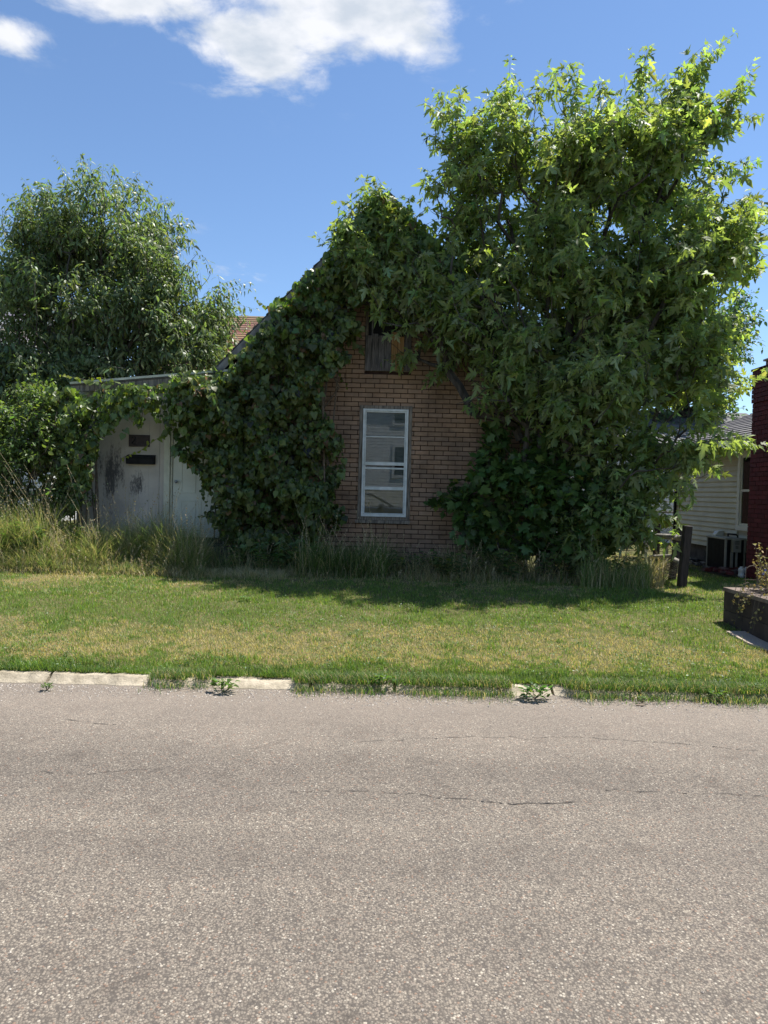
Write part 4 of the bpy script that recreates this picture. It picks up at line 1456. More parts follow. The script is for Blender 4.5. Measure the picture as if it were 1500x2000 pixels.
wb_ = thing('white_can', 'little white can lying on the dark rubble by the chimney', 'can', (wc.x, 11.6, wc.z))
MB().tube([(wc.x - .04, 11.7, .34), (wc.x + .05, 11.72, .34)], .032, 12).build('can', MT['plastic'], wb_, True)

# ------------------------------------------------------------ planter wall
PX = 3.88
pl = thing('block_planter', 'dark brown block planter wall at the right edge of the lawn', 'planter', (PX, 7.4, .15))
pt_z = at(1425, 1147, 7.72).z
yb_ = [7.72, 7.31, 6.90, 6.49, 6.08]
for r_ in range(2):
    za = .10 + r_ * (pt_z - .04 - .10) / 2
    zb_ = za + (pt_z - .04 - .10) / 2
    offs = 0 if r_ == 0 else -.2
    ys_ = [7.72] + [y + offs for y in yb_[1:]] if r_ else yb_
    for a_, b_ in zip(ys_, ys_[1:]):
        MB().box(PX, PX + .14, b_ + .002, a_ - .002, za, zb_ - .003).build('block', MT['planter'], pl, bevel=.004)
MB().box(PX - .008, PX + .16, 5.9, 7.73, pt_z - .042, pt_z).build('cap', MT['plantertop'], pl, bevel=.004)
MB().box(PX + .165, PX + 2.4, 7.58, 7.72, .1, pt_z - .045).build('back_block', MT['planter'], pl, bevel=.004)
MB().box(PX + .161, PX + 2.4, 7.57, 7.73, pt_z - .042, pt_z).build('back_cap', MT['plantertop'], pl, bevel=.004)
MB().box(PX + .141, PX + 2.3, 5.9, 7.575, .1, pt_z - .06).build('soil', MT['soil'], pl)
# hoop wire edging
we = thing('wire_edging', 'rusty looped wire garden edging standing on the planter', 'wire edging', (PX + .35, 7.4, pt_z))
for k in range(5):
    x = PX + .20 + k * .13
    MB().tube([(x, 7.65, pt_z - .05)] + [(x + .075 - .075 * math.cos(a), 7.65, pt_z + .20 + .06 * math.sin(a)) for a in np.linspace(0, math.pi, 7)] + [(x + .15, 7.65, pt_z - .05)], .004, 5).build('hoop', MT['twig'], we)
MB().tube([(PX + .18, 7.647, pt_z + .1), (PX + .9, 7.647, pt_z + .1)], .003, 5).build('wire', MT['twig'], we)


def flower_plant():
    b = Vector((at(1500, 1150, 7.3).x, 7.3, pt_z - .06))
    t = thing('dried_flower_plant', 'straggly drying plant with tan leaves and blue flowers in the planter', 'plant', b)
    st_ = MB(); P, D = [], []
    for k in range(16):
        a = random.uniform(0, 6.28); ln = random.uniform(.25, .62)
        tip = b + Vector((math.cos(a) * .16 * random.random() - .02, math.sin(a) * .2, ln))
        mid = b.lerp(tip, .5) + Vector((random.gauss(0, .03), random.gauss(0, .03), 0))
        st_.tube([b, mid, tip], [.004, .003, .0015], 4)
        for j in range(20):
            f = random.uniform(.35, 1.05)
            p = b.lerp(tip, f)
            P.append((p.x + random.gauss(0, .02), p.y + random.gauss(0, .02), p.z)); D.append((random.gauss(0, 1), random.gauss(0, 1), random.gauss(0, .6)))
    # drooping outer stems over the wall
    for k in range(10):
        y = random.uniform(6.9, 7.5)
        pts = [(PX + .25, y, pt_z - .03), (PX + .10, y, pt_z + .10), (PX - .03, y, pt_z + .05), (PX - .09, y + random.gauss(0, .04), pt_z - random.uniform(.1, .38))]
        st_.tube(pts, [.003, .003, .002, .001], 4)
        for j in range(12):
            f = random.random()
            q = Vector(pts[1]).lerp(Vector(pts[3]), f)
            P.append((q.x - .02, q.y + random.gauss(0, .02), q.z)); D.append((random.gauss(-.4, .6), random.gauss(0, 1), random.gauss(-.4, .6)))
    st_.build('stems', MT['twig'], t)
    P, D = np.array(P), np.array(D)
    n = len(P)
    foliage(OVATE, P, D, rng.normal(size=(n, 3)) + [0, 0, .5], rng.uniform(.02, .045, n), tints(n, (0.26, 0.22, 0.09), .3, .2, (0.14, .18, .05)), MT['yellow'], t, 0, mass='leaves')
    for (px, py) in [(1494, 1113), (1499, 1118), (1490, 1120)]:
        p = at(px, py, 7.25)
        f = MB()
        for k in range(6):
            a = k * 1.047
            f.add([(p.x, p.y, p.z), (p.x + .014 * math.cos(a), p.y - .008, p.z + .014 * math.sin(a)), (p.x + .014 * math.cos(a + .8), p.y - .008, p.z + .014 * math.sin(a + .8))], [(0, 1, 2)])
        f.build('flower', FLB, t)


FLB = vary('blue_petal', (0.10, 0.14, 0.40), (0.18, 0.22, 0.55), 30, 0.6)
flower_plant()

# ------------------------------------------------------------ split rail fence corner
fence = thing('rail_fence', 'two leaning dark posts with grey round rails beside the maple', 'fence', (at(1335, 1150, 9.9).x, 9.9, .2))


def post(pb, pt, Y, Yt, w):
    b = at(*pb, Y); t_ = at(*pt, Yt)
    b.z = gzf(b.x, b.y) - .1
    m_ = MB().bar(b, t_, w, w, Vector((0, 1, 0)))
    return m_.build('post', MT['post'], fence, bevel=.008), b, t_


p_front, b1, t1 = post((1330, 1150), (1343, 1027), 9.9, 9.85, .108)
p_back, b2, t2 = post((1311, 1131), (1326, 1031), 10.7, 10.75, .090)
r1a, r1b = at(1255, 1046, 11.3), at(1322, 1049, 10.68)
MB().tube([r1a, r1b], [.045, .045], 10).build('rail', MT['rail'], fence, True)
MB().tube([at(1322, 1051, 10.6), at(1338, 1050, 9.95)], [.042, .040], 10).build('rail', MT['rail'], fence, True)
MB().tube([at(1316, 1092, 10.6), at(1332, 1101, 9.95)], [.035, .040], 10).build('rail', MT['rail'], fence, True)
MB().tube([at(1270, 1088, 11.4), at(1312, 1086, 10.75)], [.035, .03], 8).build('rail', MT['rail'], fence, True)
b3 = at(1280, 1125, 11.35); b3.z = .1
MB().bar(b3, at(1283, 1022, 11.4), .09, .09, Vector((0, 1, 0))).build('post', MT['post'], fence, bevel=.008)

# twiggy brush pile
bp2 = thing('brush_pile', 'small pile of bare twigs behind the leaning fence posts', 'brush pile', (at(1300, 1110, 10.9).x, 10.9, .2))
tw = MB()
for k in range(90):
    c = at(random.uniform(1268, 1318), 1110, random.uniform(10.5, 11.3)); c.z = gzf(c.x, c.y) + random.uniform(.02, .20)
    a = random.uniform(-.6, .6)
    d = Vector((math.cos(a), math.sin(a) * .7, random.gauss(.05, .2))) * random.uniform(.08, .24)
    tw.tube([c - d, c + Vector((0, 0, random.uniform(0, .05))), c + d], [.003, .004, .002], 4, False)
tag(tw.build('twigs', MT['twig'], bp2), kind='stuff')
# white plastic chair
cc = at(1290, 1085, 13.2)
cg = gzf(cc.x, 13.2)
chx = thing('plastic_chair', 'white plastic garden chair on grass behind the fence posts', 'chair', (cc.x, 13.2, cg))
for (dx, dy) in [(-.2, -.2), (.2, -.2), (-.2, .2), (.2, .2)]:
    MB().bar((cc.x + dx * 1.1, 13.2 + dy * 1.1, cg), (cc.x + dx * .95, 13.2 + dy * .95, cg + .42), .04, .04, Vector((0, 1, 0))).build('leg', MT['plastic'], chx)
MB().box(cc.x - .23, cc.x + .23, 13.0, 13.42, cg + .42, cg + .45).build('seat', MT['plastic'], chx, bevel=.01)
for k in range(5):
    x = cc.x - .2 + k * .095
    MB().bar((x + .01, 13.42, cg + .45), (x + .01, 13.50, cg + .84), .05, .014, Vector((0, 1, 0))).build('back_slat', MT['plastic'], chx)
MB().bar((cc.x - .24, 13.505, cg + .85), (cc.x + .24, 13.505, cg + .85), .03, .06).build('top_rail', MT['plastic'], chx, bevel=.008)
for sx in (-.23, .23):
    MB().bar((cc.x + sx, 13.02, cg + .64), (cc.x + sx, 13.45, cg + .66), .05, .025).build('armrest', MT['plastic'], chx, bevel=.006)
    MB().bar((cc.x + sx, 13.04, cg + .45), (cc.x + sx, 13.04, cg + .63), .04, .03, Vector((0, 1, 0))).build('arm_support', MT['plastic'], chx)

# chain link fence and white garage behind
CLY = 16.6
cl = thing('chain_link_fence', 'galvanised chain link fence in front of the white garage', 'fence', (6.8, CLY, .25))
xa, xb = 4.3, 7.6
zt = at(1290, 1000, CLY).z
for zz_ in (zt, zt - .10):
    MB().tube([(xa, CLY, zz_), (xb, CLY, zz_ - .01)], .017, 8).build('rail', MT['post'], cl, True)
for x in (xa, xb, (xa + xb) / 2):
    MB().tube([(x, CLY + .03, .1), (x, CLY + .03, zt + .04)], .025, 8).build('post', MT['galv'], cl, True)
ml = MB()
H = zt - .1 - .3
stp = .062
k = 0
x = xa - H
while x < xb:
    for s in (1, -1):
        za, zb_ = (.3, .3 + H)
        xs_, xe_ = (x, x + H) if s == 1 else (x + H, x)
        # clip to fence span
        t0 = 0; t1_ = 1
        lo, hi = min(xs_, xe_), max(xs_, xe_)
        if hi < xa or lo > xb: continue
        if s == 1:
            t0, t1_ = max(0, (xa - xs_) / H), min(1, (xb - xs_) / H)
        else:
            t0, t1_ = max(0, (xs_ - xb) / H), min(1, (xs_ - xa) / H)
        if t1_ <= t0: continue
        ml.bar((xs_ + (xe_ - xs_) * t0, CLY, za + H * t0), (xs_ + (xe_ - xs_) * t1_, CLY + .004, za + H * t1_), .006, .006, Vector((0, 1, 0)))
    x += stp
ml.build('mesh_wire', MT['post'], cl, kind='stuff')
GY = 19.5
gar = thing('white_garage', 'white sided garage behind the chain link fence', 'garage', (8, GY, .25))
MB().box(5.8, 11.5, GY + .02, GY + 6, .0, 3.0).build('wall', MT['whiteside'], gar)
zz = .3
while zz < 2.95:
    MB().prism_x([(GY + .02, zz), (GY - .014, zz), (GY - .014, zz + .006), (GY + .012, zz + .128), (GY + .02, zz + .128)], 5.8, 11.5).build('siding_board', MT['whiteside'], gar)
    zz += .13
MB().prism_x([(GY - .35, 2.98), (GY + 3, 4.3), (GY + 6.3, 2.98), (GY + 6.3, 3.1), (GY + 3, 4.42), (GY - .35, 3.1)], 5.5, 11.8).build('roof', MT['roofgrey'], gar, tint=(.14, .14, .14))


# ================================================================== HOUSES BEHIND (LEFT)
def back_house(label, cat_px, Y, ridge_py, eave_py, wallmat, rooftint, chimney=None, depth=3.2):
    xa, xb = at(cat_px[0], ridge_py, Y).x, at(cat_px[1], ridge_py, Y).x
    zr = at((cat_px[0] + cat_px[1]) / 2, ridge_py, Y + depth).z
    ze = at((cat_px[0] + cat_px[1]) / 2, eave_py, Y).z
    h = thing('house', label, 'house', ((xa + xb) / 2, Y, .25))
    MB().box(xa + .3, xb - .3, Y + .4, Y + 2 * depth - .4, 0, ze).build('wall', wallmat, h)
    n = 24
    for k in range(n):
        t0, t1 = k / n, (k + 1.15) / n
        ya, yb = Y + depth * t0, Y + depth * min(t1, 1)
        za, zb_ = ze + (zr - ze) * t0, ze + (zr - ze) * min(t1, 1)
        c = [v * random.uniform(.8, 1.2) for v in rooftint]
        MB().prism_x([(ya, za - .03), (ya, za + .035), (yb, zb_ + .012), (yb, zb_ - .02)], xa, xb).build('shingle_course', MT['roofgrey'], h, tint=c)
    MB().prism_x([(Y + depth, zr), (Y + 2 * depth, ze), (Y + 2 * depth, ze - .08), (Y + depth, zr - .08)], xa, xb).build('roof', MT['roofgrey'], h, tint=rooftint)
    MB().box(xa, xb, Y - .04, Y - .001, ze - .16, ze - .035).build('gutter', MT['gutter'], h)
    MB().prism_x([(Y + .4, ze), (Y + depth, zr - .1), (Y + 2 * depth - .4, ze)], xa + .3, xa + .4).build('gable', wallmat, h)
    MB().prism_x([(Y + .4, ze), (Y + depth, zr - .1), (Y + 2 * depth - .4, ze)], xb - .4, xb - .3).build('gable', wallmat, h)
    for f in (.25, .6):
        x = xa + (xb - xa) * f
        w = frame_of('window', x, x + .9, 1.2, 2.5, .07, Y + .36, Y + .41, MT['plastic'], h)
        MB().box(x + .07, x + .83, Y + .385, Y + .395, 1.27, 2.43).build('pane', MT['carglass'], w)
        MB().box(x + .07, x + .83, Y + .37, Y + .384, 1.82, 1.88).build('rail', MT['plastic'], w)
    if chimney:
        c = at(chimney[0], chimney[1], Y + 2)
        MB().box(c.x - .3, c.x + .3, Y + 1.7, Y + 2.3, ze, c.z + .5).build('chimney', MT['redbrick'], h, tint=(0.16, .04, .03))
    return h


back_house('white house with grey shingle roof behind the drooping tree at left', (-330, 110), 22.0, 588, 690, MT['whiteside'], (0.26, 0.25, 0.25))
back_house('house with reddish brown shingle roof behind the lean-to', (250, 640), 19.0, 617, 725, MT['siding'], (0.21, 0.115, 0.075), (297, 600))

# ================================================================== ACROSS THE STREET (seen in the window glass)
oh = thing('house_opposite', 'white clapboard house across the street mirrored in the lower window glass', 'house', (0, -10.5, .1))
OY = -10.5
MB().box(-6, 6, OY - 8, OY - .02, 0, 6.5).build('wall', MT['whiteside'], oh)
zz = .4
while zz < 6.4:
    MB().prism_x([(OY - .02, zz), (OY + .006, zz), (OY + .006, zz + .006), (OY - .006, zz + .15), (OY - .02, zz + .15)], -6, 6).build('siding_board', MT['whiteside'], oh)
    zz += .15
MB().box(-6.4, 6.4, OY - 8.4, OY + .4, 6.5, 6.8).build('roof', MT['roofgrey'], oh, tint=(.12, .12, .12))
for (x, z) in [(.45, 2.35), (-3.2, 2.35), (3.6, 2.35), (-3.2, 4.6), (.4, 4.9)]:
    w = MB()
    for (a_, b_, c_, d_) in [(x - .12, x, z - .12, z + 1.5), (x + .8, x + .92, z - .12, z + 1.5), (x, x + .8, z + 1.38, z + 1.5), (x, x + .8, z - .12, z)]:
        w.box(a_, b_, OY + .02, OY + .06, c_, d_)
    wo_ = w.build('window', MT['plastic'], oh)
    MB().box(x, x + .8, OY + .022, OY + .03, z, z + 1.38).build('pane', MT['carglass'], wo_)

# parked car behind the camera
car = thing('parked_car', 'silver blue car parked on the near side, mirrored in the lower pane', 'car', (-.6, -2.3, 0))
cyc = -2.3


def carprof(pts, y0, y1, taper=0.0):
    m = MB()
    n = len(pts)
    vs = [(x, y0 + (taper if z > 1.0 else 0), z) for x, z in pts] + [(x, y1 - (taper if z > 1.0 else 0), z) for x, z in pts]
    fs = [tuple(range(n)), tuple(range(2 * n - 1, n - 1, -1))] + [(i, i + n, (i + 1) % n + n, (i + 1) % n) for i in range(n)]
    return m.add(vs, fs)


O = -.55
body = [(-2.2, .35), (-1.75, .30), (1.55, .30), (2.15, .35), (2.22, .62), (2.05, .82), (1.2, .96), (0.95, 1.0), (-1.9, 1.0), (-2.2, .85)]
carprof([(x + O, z) for x, z in body], cyc - .85, cyc + .85).build('body', MT['carpaint'], car, bevel=.05)
roofp = [(.95, .99), (.15, 1.42), (-.2, 1.47), (-1.2, 1.46), (-1.55, 1.38), (-1.95, .99), (-1.87, .99), (-1.5, 1.34), (-1.2, 1.41), (-.2, 1.42), (.12, 1.37), (.83, .99)]
for (ya, yb) in [(cyc - .80, cyc - .72), (cyc + .72, cyc + .80)]:
    carprof([(x + O, z) for x, z in roofp], ya, yb).build('window_frame', MT['carpaint'], car)
    MB().bar((O - .55, (ya + yb) / 2, 1.0), (O - .5, (ya + yb) / 2, 1.43), .08, .07, Vector((0, 1, 0))).build('pillar', MT['carpaint'], car)
MB().box(O - 1.3, O + .05, cyc - .70, cyc + .70, 1.42, 1.47).build('roof', MT['carpaint'], car, bevel=.02)
MB().bar((O + .85, cyc, 1.0), (O + .12, cyc, 1.42), 1.4, .02, Vector((1, 0, 1))).build('windscreen', MT['carglass'], car)
MB().box(O + .35, O + .55, cyc + .86, cyc + .98, .98, 1.10).build('wing_mirror', MT['carpaint'], car, bevel=.03)
for x in (-1.35, 1.35):
    for y in (cyc - .86, cyc + .86):
        w = MB().tube([(O + x, y - .1, .32), (O + x, y + .1, .32)], .32, 24).build('wheel', MT['tyre'], car)
        MB().tube([(O + x, y - .105, .32), (O + x, y + .105, .32)], .20, 16).build('rim', MT['acgrey'], w)
for y in (cyc - .6, cyc + .6):
    MB().box(O + 2.1, O + 2.2, y - .15, y + .15, .62, .76).build('headlight', MT['plastic'], car, bevel=.02)

# ================================================================== VEGETATION
# --- silver maple right of the house
tb = at(1062, 1085, 10.9)
trunk = [(tb.x, 10.9, .15), (tb.x - .02, 10.9, .6), (tb.x - .05, 10.88, 1.2), (tb.x - .02, 10.85, 2.0), (tb.x + .1, 10.8, 2.9), (tb.x + .2, 10.8, 3.8), (tb.x + .35, 10.8, 4.8), (tb.x + .5, 10.75, 5.8)]
ME = [E(775, 490, 105, 85, 10.85, .38, 2.2), E(705, 465, 50, 60, 10.9, .3, 2.2), E(860, 560, 85, 75, 10.8, .4, 1.6), E(800, 420, 60, 40, 10.9, .3, 1.4), E(795, 560, 95, 25, 11.0, .25, .7), E(880, 615, 60, 35, 10.95, .3, .6),
      E(905, 330, 58, 120, 10.9, .8), E(995, 290, 72, 120, 10.8, 1.1), E(1110, 285, 85, 115, 10.7, 1.1), E(1275, 280, 85, 130, 10.7, 1.1), E(1345, 205, 45, 95, 10.6, .5, .7),
      E(960, 480, 110, 120, 10.8, 1.3), E(1120, 480, 160, 160, 10.9, 1.5), E(1320, 480, 130, 170, 10.8, 1.4), E(1415, 440, 50, 100, 10.6, .8, .7), E(1400, 320, 50, 70, 10.5, .6, .4), E(1160, 1040, 70, 35, 10.2, .5),
      E(1190, 330, 90, 130, 10.9, 1.1), E(1040, 640, 120, 90, 10.7, 1.1), E(955, 670, 80, 35, 10.75, .28, 2.0), E(1015, 725, 60, 38, 10.7, .3, 1.6), E(1228, 945, 50, 75, 10.2, .5), E(1200, 600, 90, 60, 10.9, .9), E(1180, 720, 90, 60, 10.6, .7), E(1200, 680, 170, 130, 10.5, 1.4), E(1360, 670, 75, 100, 10.5, .9, .9), E(735, 400, 55, 40, 10.9, .25, 3.0), E(690, 430, 35, 35, 10.95, .2, 2.5), E(1080, 800, 70, 70, 11.3, .6),
      E(1190, 830, 120, 100, 10.4, 1.0), E(1290, 845, 75, 70, 10.2, .6, 1.2), E(1215, 970, 50, 90, 10.2, .55), E(1120, 740, 90, 70, 10.2, .6), E(1180, 1000, 60, 60, 10.3, .5)]
mt = []


def tip(px, py, Y, dx, dz, L, dy=0.0):
    p = at(px, py, Y)
    mt.append(((p.x, p.y, p.z), (dx, dy, dz), L))


for q in [(1255, 62, 10.6, .05, 1, 1.1), (1412, 48, 10.5, .55, 1, 1.3), (1290, 120, 10.7, -.25, 1, .8), (1000, 100, 10.8, .05, 1, .9), (862, 132, 10.9, -.25, 1, 1.0),
          (1085, 115, 10.7, .35, 1, .9), (1120, 100, 10.7, .0, 1, .9), (1170, 170, 10.7, .3, 1, .7), (905, 150, 10.8, .1, 1, .6), (960, 150, 10.8, -.1, 1, .7), (1210, 180, 10.7, .1, 1, .7),
          (825, 262, 10.9, -1, .3, .6), (820, 320, 10.9, -.5, .9, .6), (1478, 215, 10.4, 1, .35, .9), (1460, 130, 10.4, .6, .9, .8), (1430, 165, 10.5, .6, 1, .8), (1360, 100, 10.5, .45, 1, .9), (1380, 75, 10.5, .5, 1, 1.0),
          (645, 455, 11.0, -1, .2, .6), (710, 352, 11.0, -.35, 1, .7), (690, 400, 11.0, -.6, .8, .6), (740, 390, 11.0, .1, 1, .5), (1490, 400, 10.2, 1, .25, .7), (1480, 300, 10.3, 1, .5, .7), (1492, 520, 10.1, 1, .1, .6), (1475, 470, 10.1, 1, .3, .7),
          (1498, 845, 9.3, 1, .18, .9), (1450, 855, 9.4, 1, .05, .8), (1405, 912, 9.6, 1, -.35, .7), (1380, 870, 9.6, 1, 0, .7), (1440, 765, 9.8, 1, .25, .7), (1465, 718, 9.9, 1, .3, .8),
          (1410, 800, 9.8, 1, .2, .6), (965, 700, 10.0, -1, -.25, .6), (990, 650, 10.1, -1, -.1, .6), (1335, 980, 9.6, .35, -1, .5), (1290, 985, 9.7, .2, -1, .5), (1350, 930, 9.6, .6, -.8, .5),
          (1020, 665, 10.0, -.8, -.3, .6), (1060, 800, 9.9, -.8, -.4, .5), (890, 590, 10.6, -.7, -.5, .5), (830, 730, 11.1, -.8, -.3, .5), (760, 700, 11.15, -.9, -.2, .5), (700, 590, 11.1, -1, -.3, .5), (870, 700, 11.1, -.7, -.4, .5)]:
    tip(*q)
    for _ in range(4):
        f_ = random.uniform(.1, 1.0) * q[5] * 90
        p = at(q[0] - q[3] * f_ * .7 + random.gauss(0, 11), q[1] + q[4] * f_ + random.gauss(0, 6), q[2] + random.gauss(0, .12))
        mt.append(((p.x, p.y, p.z), (q[3] + random.gauss(0, .3), random.gauss(0, .3), q[4] + random.gauss(0, .2)), q[5] * .6))


def keep_maple(T):
    # no shoots inside the house body
    ins = (T[:, 0] > XL - .1) & (T[:, 0] < XR + .1) & (T[:, 1] > YF - .12) & (T[:, 2] < ZP - np.abs(T[:, 0] - XP) * SL + .2)
    # the attic opening stays clear of boughs
    a_, b_ = at(706, 640, YF), at(808, 568, YF)
    clear = (T[:, 0] > a_.x) & (T[:, 0] < b_.x) & (T[:, 2] > a_.z - .1) & (T[:, 2] < b_.z)
    return ~ins & ~clear


stems = []
for (pxs_, r0) in [([(1040, 1085), (1025, 900), (1040, 740), (960, 560), (930, 380)], .05), ([(1075, 1085), (1090, 900), (1130, 740), (1250, 500), (1330, 250)], .06),
                   ([(1060, 1085), (1055, 880), (1060, 700), (1080, 480), (1090, 300)], .055), ([(1085, 1085), (1130, 950), (1230, 800), (1350, 640), (1420, 480)], .045)]:
    pts_ = [at(px, py, 10.9 - .1 * i) for i, (px, py) in enumerate(pxs_)]
    if pts_[0].z < .5: pts_[0].z = .15
    stems.append((pts_, [r0 * f for f in (1.1, .95, .75, .5, .2)]))
make_tree('silver_maple', 'large leafy silver maple leaning over the right half of the brick house', 'tree', trunk, ME, 2500, .70, MAPLE, .155, 19,
          (0.185, 0.245, 0.095), MT['maple'], clump=15, nrm_up=.6, up=.75, droop=.8, tips=mt, trunk_r=.11, stems=stems, keep=keep_maple, shell=.36, yellow=.22, ycol=(0.15, 0.20, 0.03),
          score=lambda P: P[:, 1] + 0.0 * P[:, 2])

# --- broad-leaved maple saplings below, against the wall
sb = at(1080, 1085, 10.7)
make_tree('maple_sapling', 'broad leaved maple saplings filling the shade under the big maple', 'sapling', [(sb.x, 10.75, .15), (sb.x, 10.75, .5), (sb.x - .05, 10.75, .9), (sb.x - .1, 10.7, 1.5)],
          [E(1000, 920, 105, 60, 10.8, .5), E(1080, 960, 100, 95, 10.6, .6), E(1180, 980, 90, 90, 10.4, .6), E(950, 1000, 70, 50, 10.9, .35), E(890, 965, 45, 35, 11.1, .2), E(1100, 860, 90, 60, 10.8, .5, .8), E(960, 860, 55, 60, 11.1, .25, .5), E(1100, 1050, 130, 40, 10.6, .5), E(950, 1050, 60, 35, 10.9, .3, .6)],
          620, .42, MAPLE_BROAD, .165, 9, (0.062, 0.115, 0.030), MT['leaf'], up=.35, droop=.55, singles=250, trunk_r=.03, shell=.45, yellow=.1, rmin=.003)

# --- drooping slender leaved tree at left
lb = at(190, 1000, 14.6)
LY = 14.6
make_tree('peach_tree', 'bushy tree with drooping slender leaves rising behind the lean-to at left', 'tree',
          [(lb.x, LY, .2), (lb.x, LY, 1.2), (lb.x + .05, LY, 2.2), (lb.x + .1, LY, 3.2), (lb.x + .1, LY, 4.4), (lb.x + .15, LY, 5.6)],
          [E(215, 425, 110, 120, LY, 1.4), E(110, 460, 95, 100, LY, 1.3), E(300, 500, 100, 100, LY, 1.3), E(40, 560, 90, 120, LY - .2, 1.3), E(170, 600, 180, 120, LY - .4, 1.7),
           E(340, 600, 110, 100, LY - .3, 1.3), E(420, 640, 60, 70, LY - .2, .8), E(80, 680, 130, 85, LY - .8, 1.2), E(260, 690, 140, 60, LY - .8, 1.0), E(-40, 620, 60, 130, LY, 1.2), E(400, 700, 60, 45, LY - .6, .6), E(30, 740, 110, 70, LY - 1, 1.0), E(150, 760, 90, 50, LY - 1, .8)],
          3700, .60, SLENDER, .160, 21, (0.118, 0.160, 0.072), MT['leaf'], clump=20, up=.55, droop=.85, singles=250, trunk_r=.12,
          tips=[(tuple(at(px, py, LY)), (dx, 0, dz), L) for px, py, dx, dz, L in
                [(230, 285, .1, 1, .9), (122, 300, -.3, 1, .9), (160, 305, 0, 1, .8), (50, 335, -.4, 1, .8), (20, 385, -.7, .8, .8), (265, 320, .3, 1, .7), (325, 385, .7, .9, .7), (385, 420, 1, .5, .7),
                 (388, 460, 1, .2, .6), (462, 520, .8, .8, .9), (490, 560, 1, .3, .9), (480, 545, 1, .5, .8), (495, 592, 1, .0, .8), (490, 615, 1, -.2, .8), (300, 345, .5, 1, .6), (85, 350, -.2, 1, .6), (440, 560, .7, .6, .8), (460, 600, .9, .3, .8), (455, 640, .9, .1, .7),
                 (200, 300, 0, 1, .7), (180, 330, -.1, 1, .7), (250, 345, .2, 1, .6), (350, 430, .9, .5, .6)]],
          shell=.38, yellow=.15, ycol=(0.16, .17, .04), nrm_up=.9,
          keep=lambda T: ~((T[:, 0] < at(62, 600, LY).x) & (T[:, 2] < at(20, 560, LY).z) & (T[:, 2] > at(20, 665, LY).z)))

# --- shrub and bramble at the left edge
hb = at(60, 1050, 10.9)
make_tree('honeysuckle_shrub', 'dense honeysuckle shrub crowding the left end of the lean-to', 'shrub', [(hb.x, 10.95, .2), (hb.x, 10.95, .6), (hb.x + .05, 10.95, 1.1), (hb.x, 10.95, 1.6)],
          [E(40, 860, 90, 70, 10.9, .6), E(110, 830, 60, 60, 10.95, .45), E(30, 940, 90, 70, 10.8, .5), E(120, 930, 45, 80, 11.0, .3), E(0, 800, 60, 45, 10.9, .5), E(70, 770, 60, 35, 11.1, .4), E(20, 1010, 110, 50, 10.9, .4), E(120, 990, 50, 50, 11.0, .3), E(-60, 900, 60, 110, 10.9, .5)],
          1100, .36, OVATE, .08, 20, (0.095, 0.140, 0.045), MT['leaf'], clump=7, up=.4, droop=.45, singles=200, trunk_r=.03, yellow=.25, ycol=(0.17, .21, .04), rmin=.003, shell=.45)

# --- darker tree behind the neighbour
bb = at(1330, 1000, 22)
make_tree('background_tree', 'dark green tree standing behind the cream house', 'tree', [(bb.x, 22, .2), (bb.x, 22, 2), (bb.x, 22, 4), (bb.x, 22, 6)],
          [E(1190, 600, 120, 110, 22, 2), E(1400, 640, 75, 75, 22, 1.6), E(1350, 720, 110, 80, 22, 2), E(1260, 700, 110, 140, 22, 2), E(1385, 780, 55, 35, 21.5, 1.2), E(1300, 830, 90, 40, 21.5, 1.2)],
          800, 1.0, OVATE, .19, 22, (0.060, 0.105, 0.045), MT['leaf'], clump=6, up=.3, droop=.35, singles=0, trunk_r=.2, yellow=.05, shell=.4, rmin=.006,
          tips=[(tuple(at(px, py, 22)), (dx, 0, dz), 1.0) for px, py, dx, dz in [(1470, 585, 1, .3), (1468, 650, 1, .1), (1440, 720, 1, 0), (1455, 620, 1, .2), (1425, 780, 1, -.1), (1440, 800, 1, 0)]])
bb = at(1440, 900, 44)
make_tree('background_tree', 'pale distant tree peeping above the cream house roof', 'tree', [(bb.x, 44, .2), (bb.x, 44, 2), (bb.x, 44, 4), (bb.x, 44, 5)],
          [E(1440, 860, 70, 48, 44, 2.5), E(1380, 850, 60, 40, 44, 2.5), E(1500, 870, 50, 40, 44, 2)],
          300, 1.3, OVATE, .42, 16, (0.07, 0.11, 0.055), MT['leaf'], up=.4, droop=.3, singles=0, trunk_r=.2, yellow=.05, shell=.5, rmin=.008)


def woods():
    n = 9000
    x = rng.uniform(-70, 90, n)
    top = 5.0 + 3.0 * fbm(x * .12, x * 0 + 3, 9)
    z = rng.random(n) ** .7 * top
    y = 64 + rng.normal(0, 2.5, n)
    P = np.column_stack([x, y, z])
    D = rng.normal(size=(n, 3)); N = rng.normal(size=(n, 3)) + [0, -.3, .8]
    V, T, C = scatter(OVATE, P, D, N, rng.uniform(.7, 1.3, n), tints(n, (0.055, .085, .04), .2, .05))
    o = bpy.data.objects.new('far_woods', tri_mesh('far_woods', V, T, C, MT['leaf']))
    COL.objects.link(o)
    tag(o, 'line of far off trees closing the horizon behind the houses', 'woods', kind='stuff')


woods()


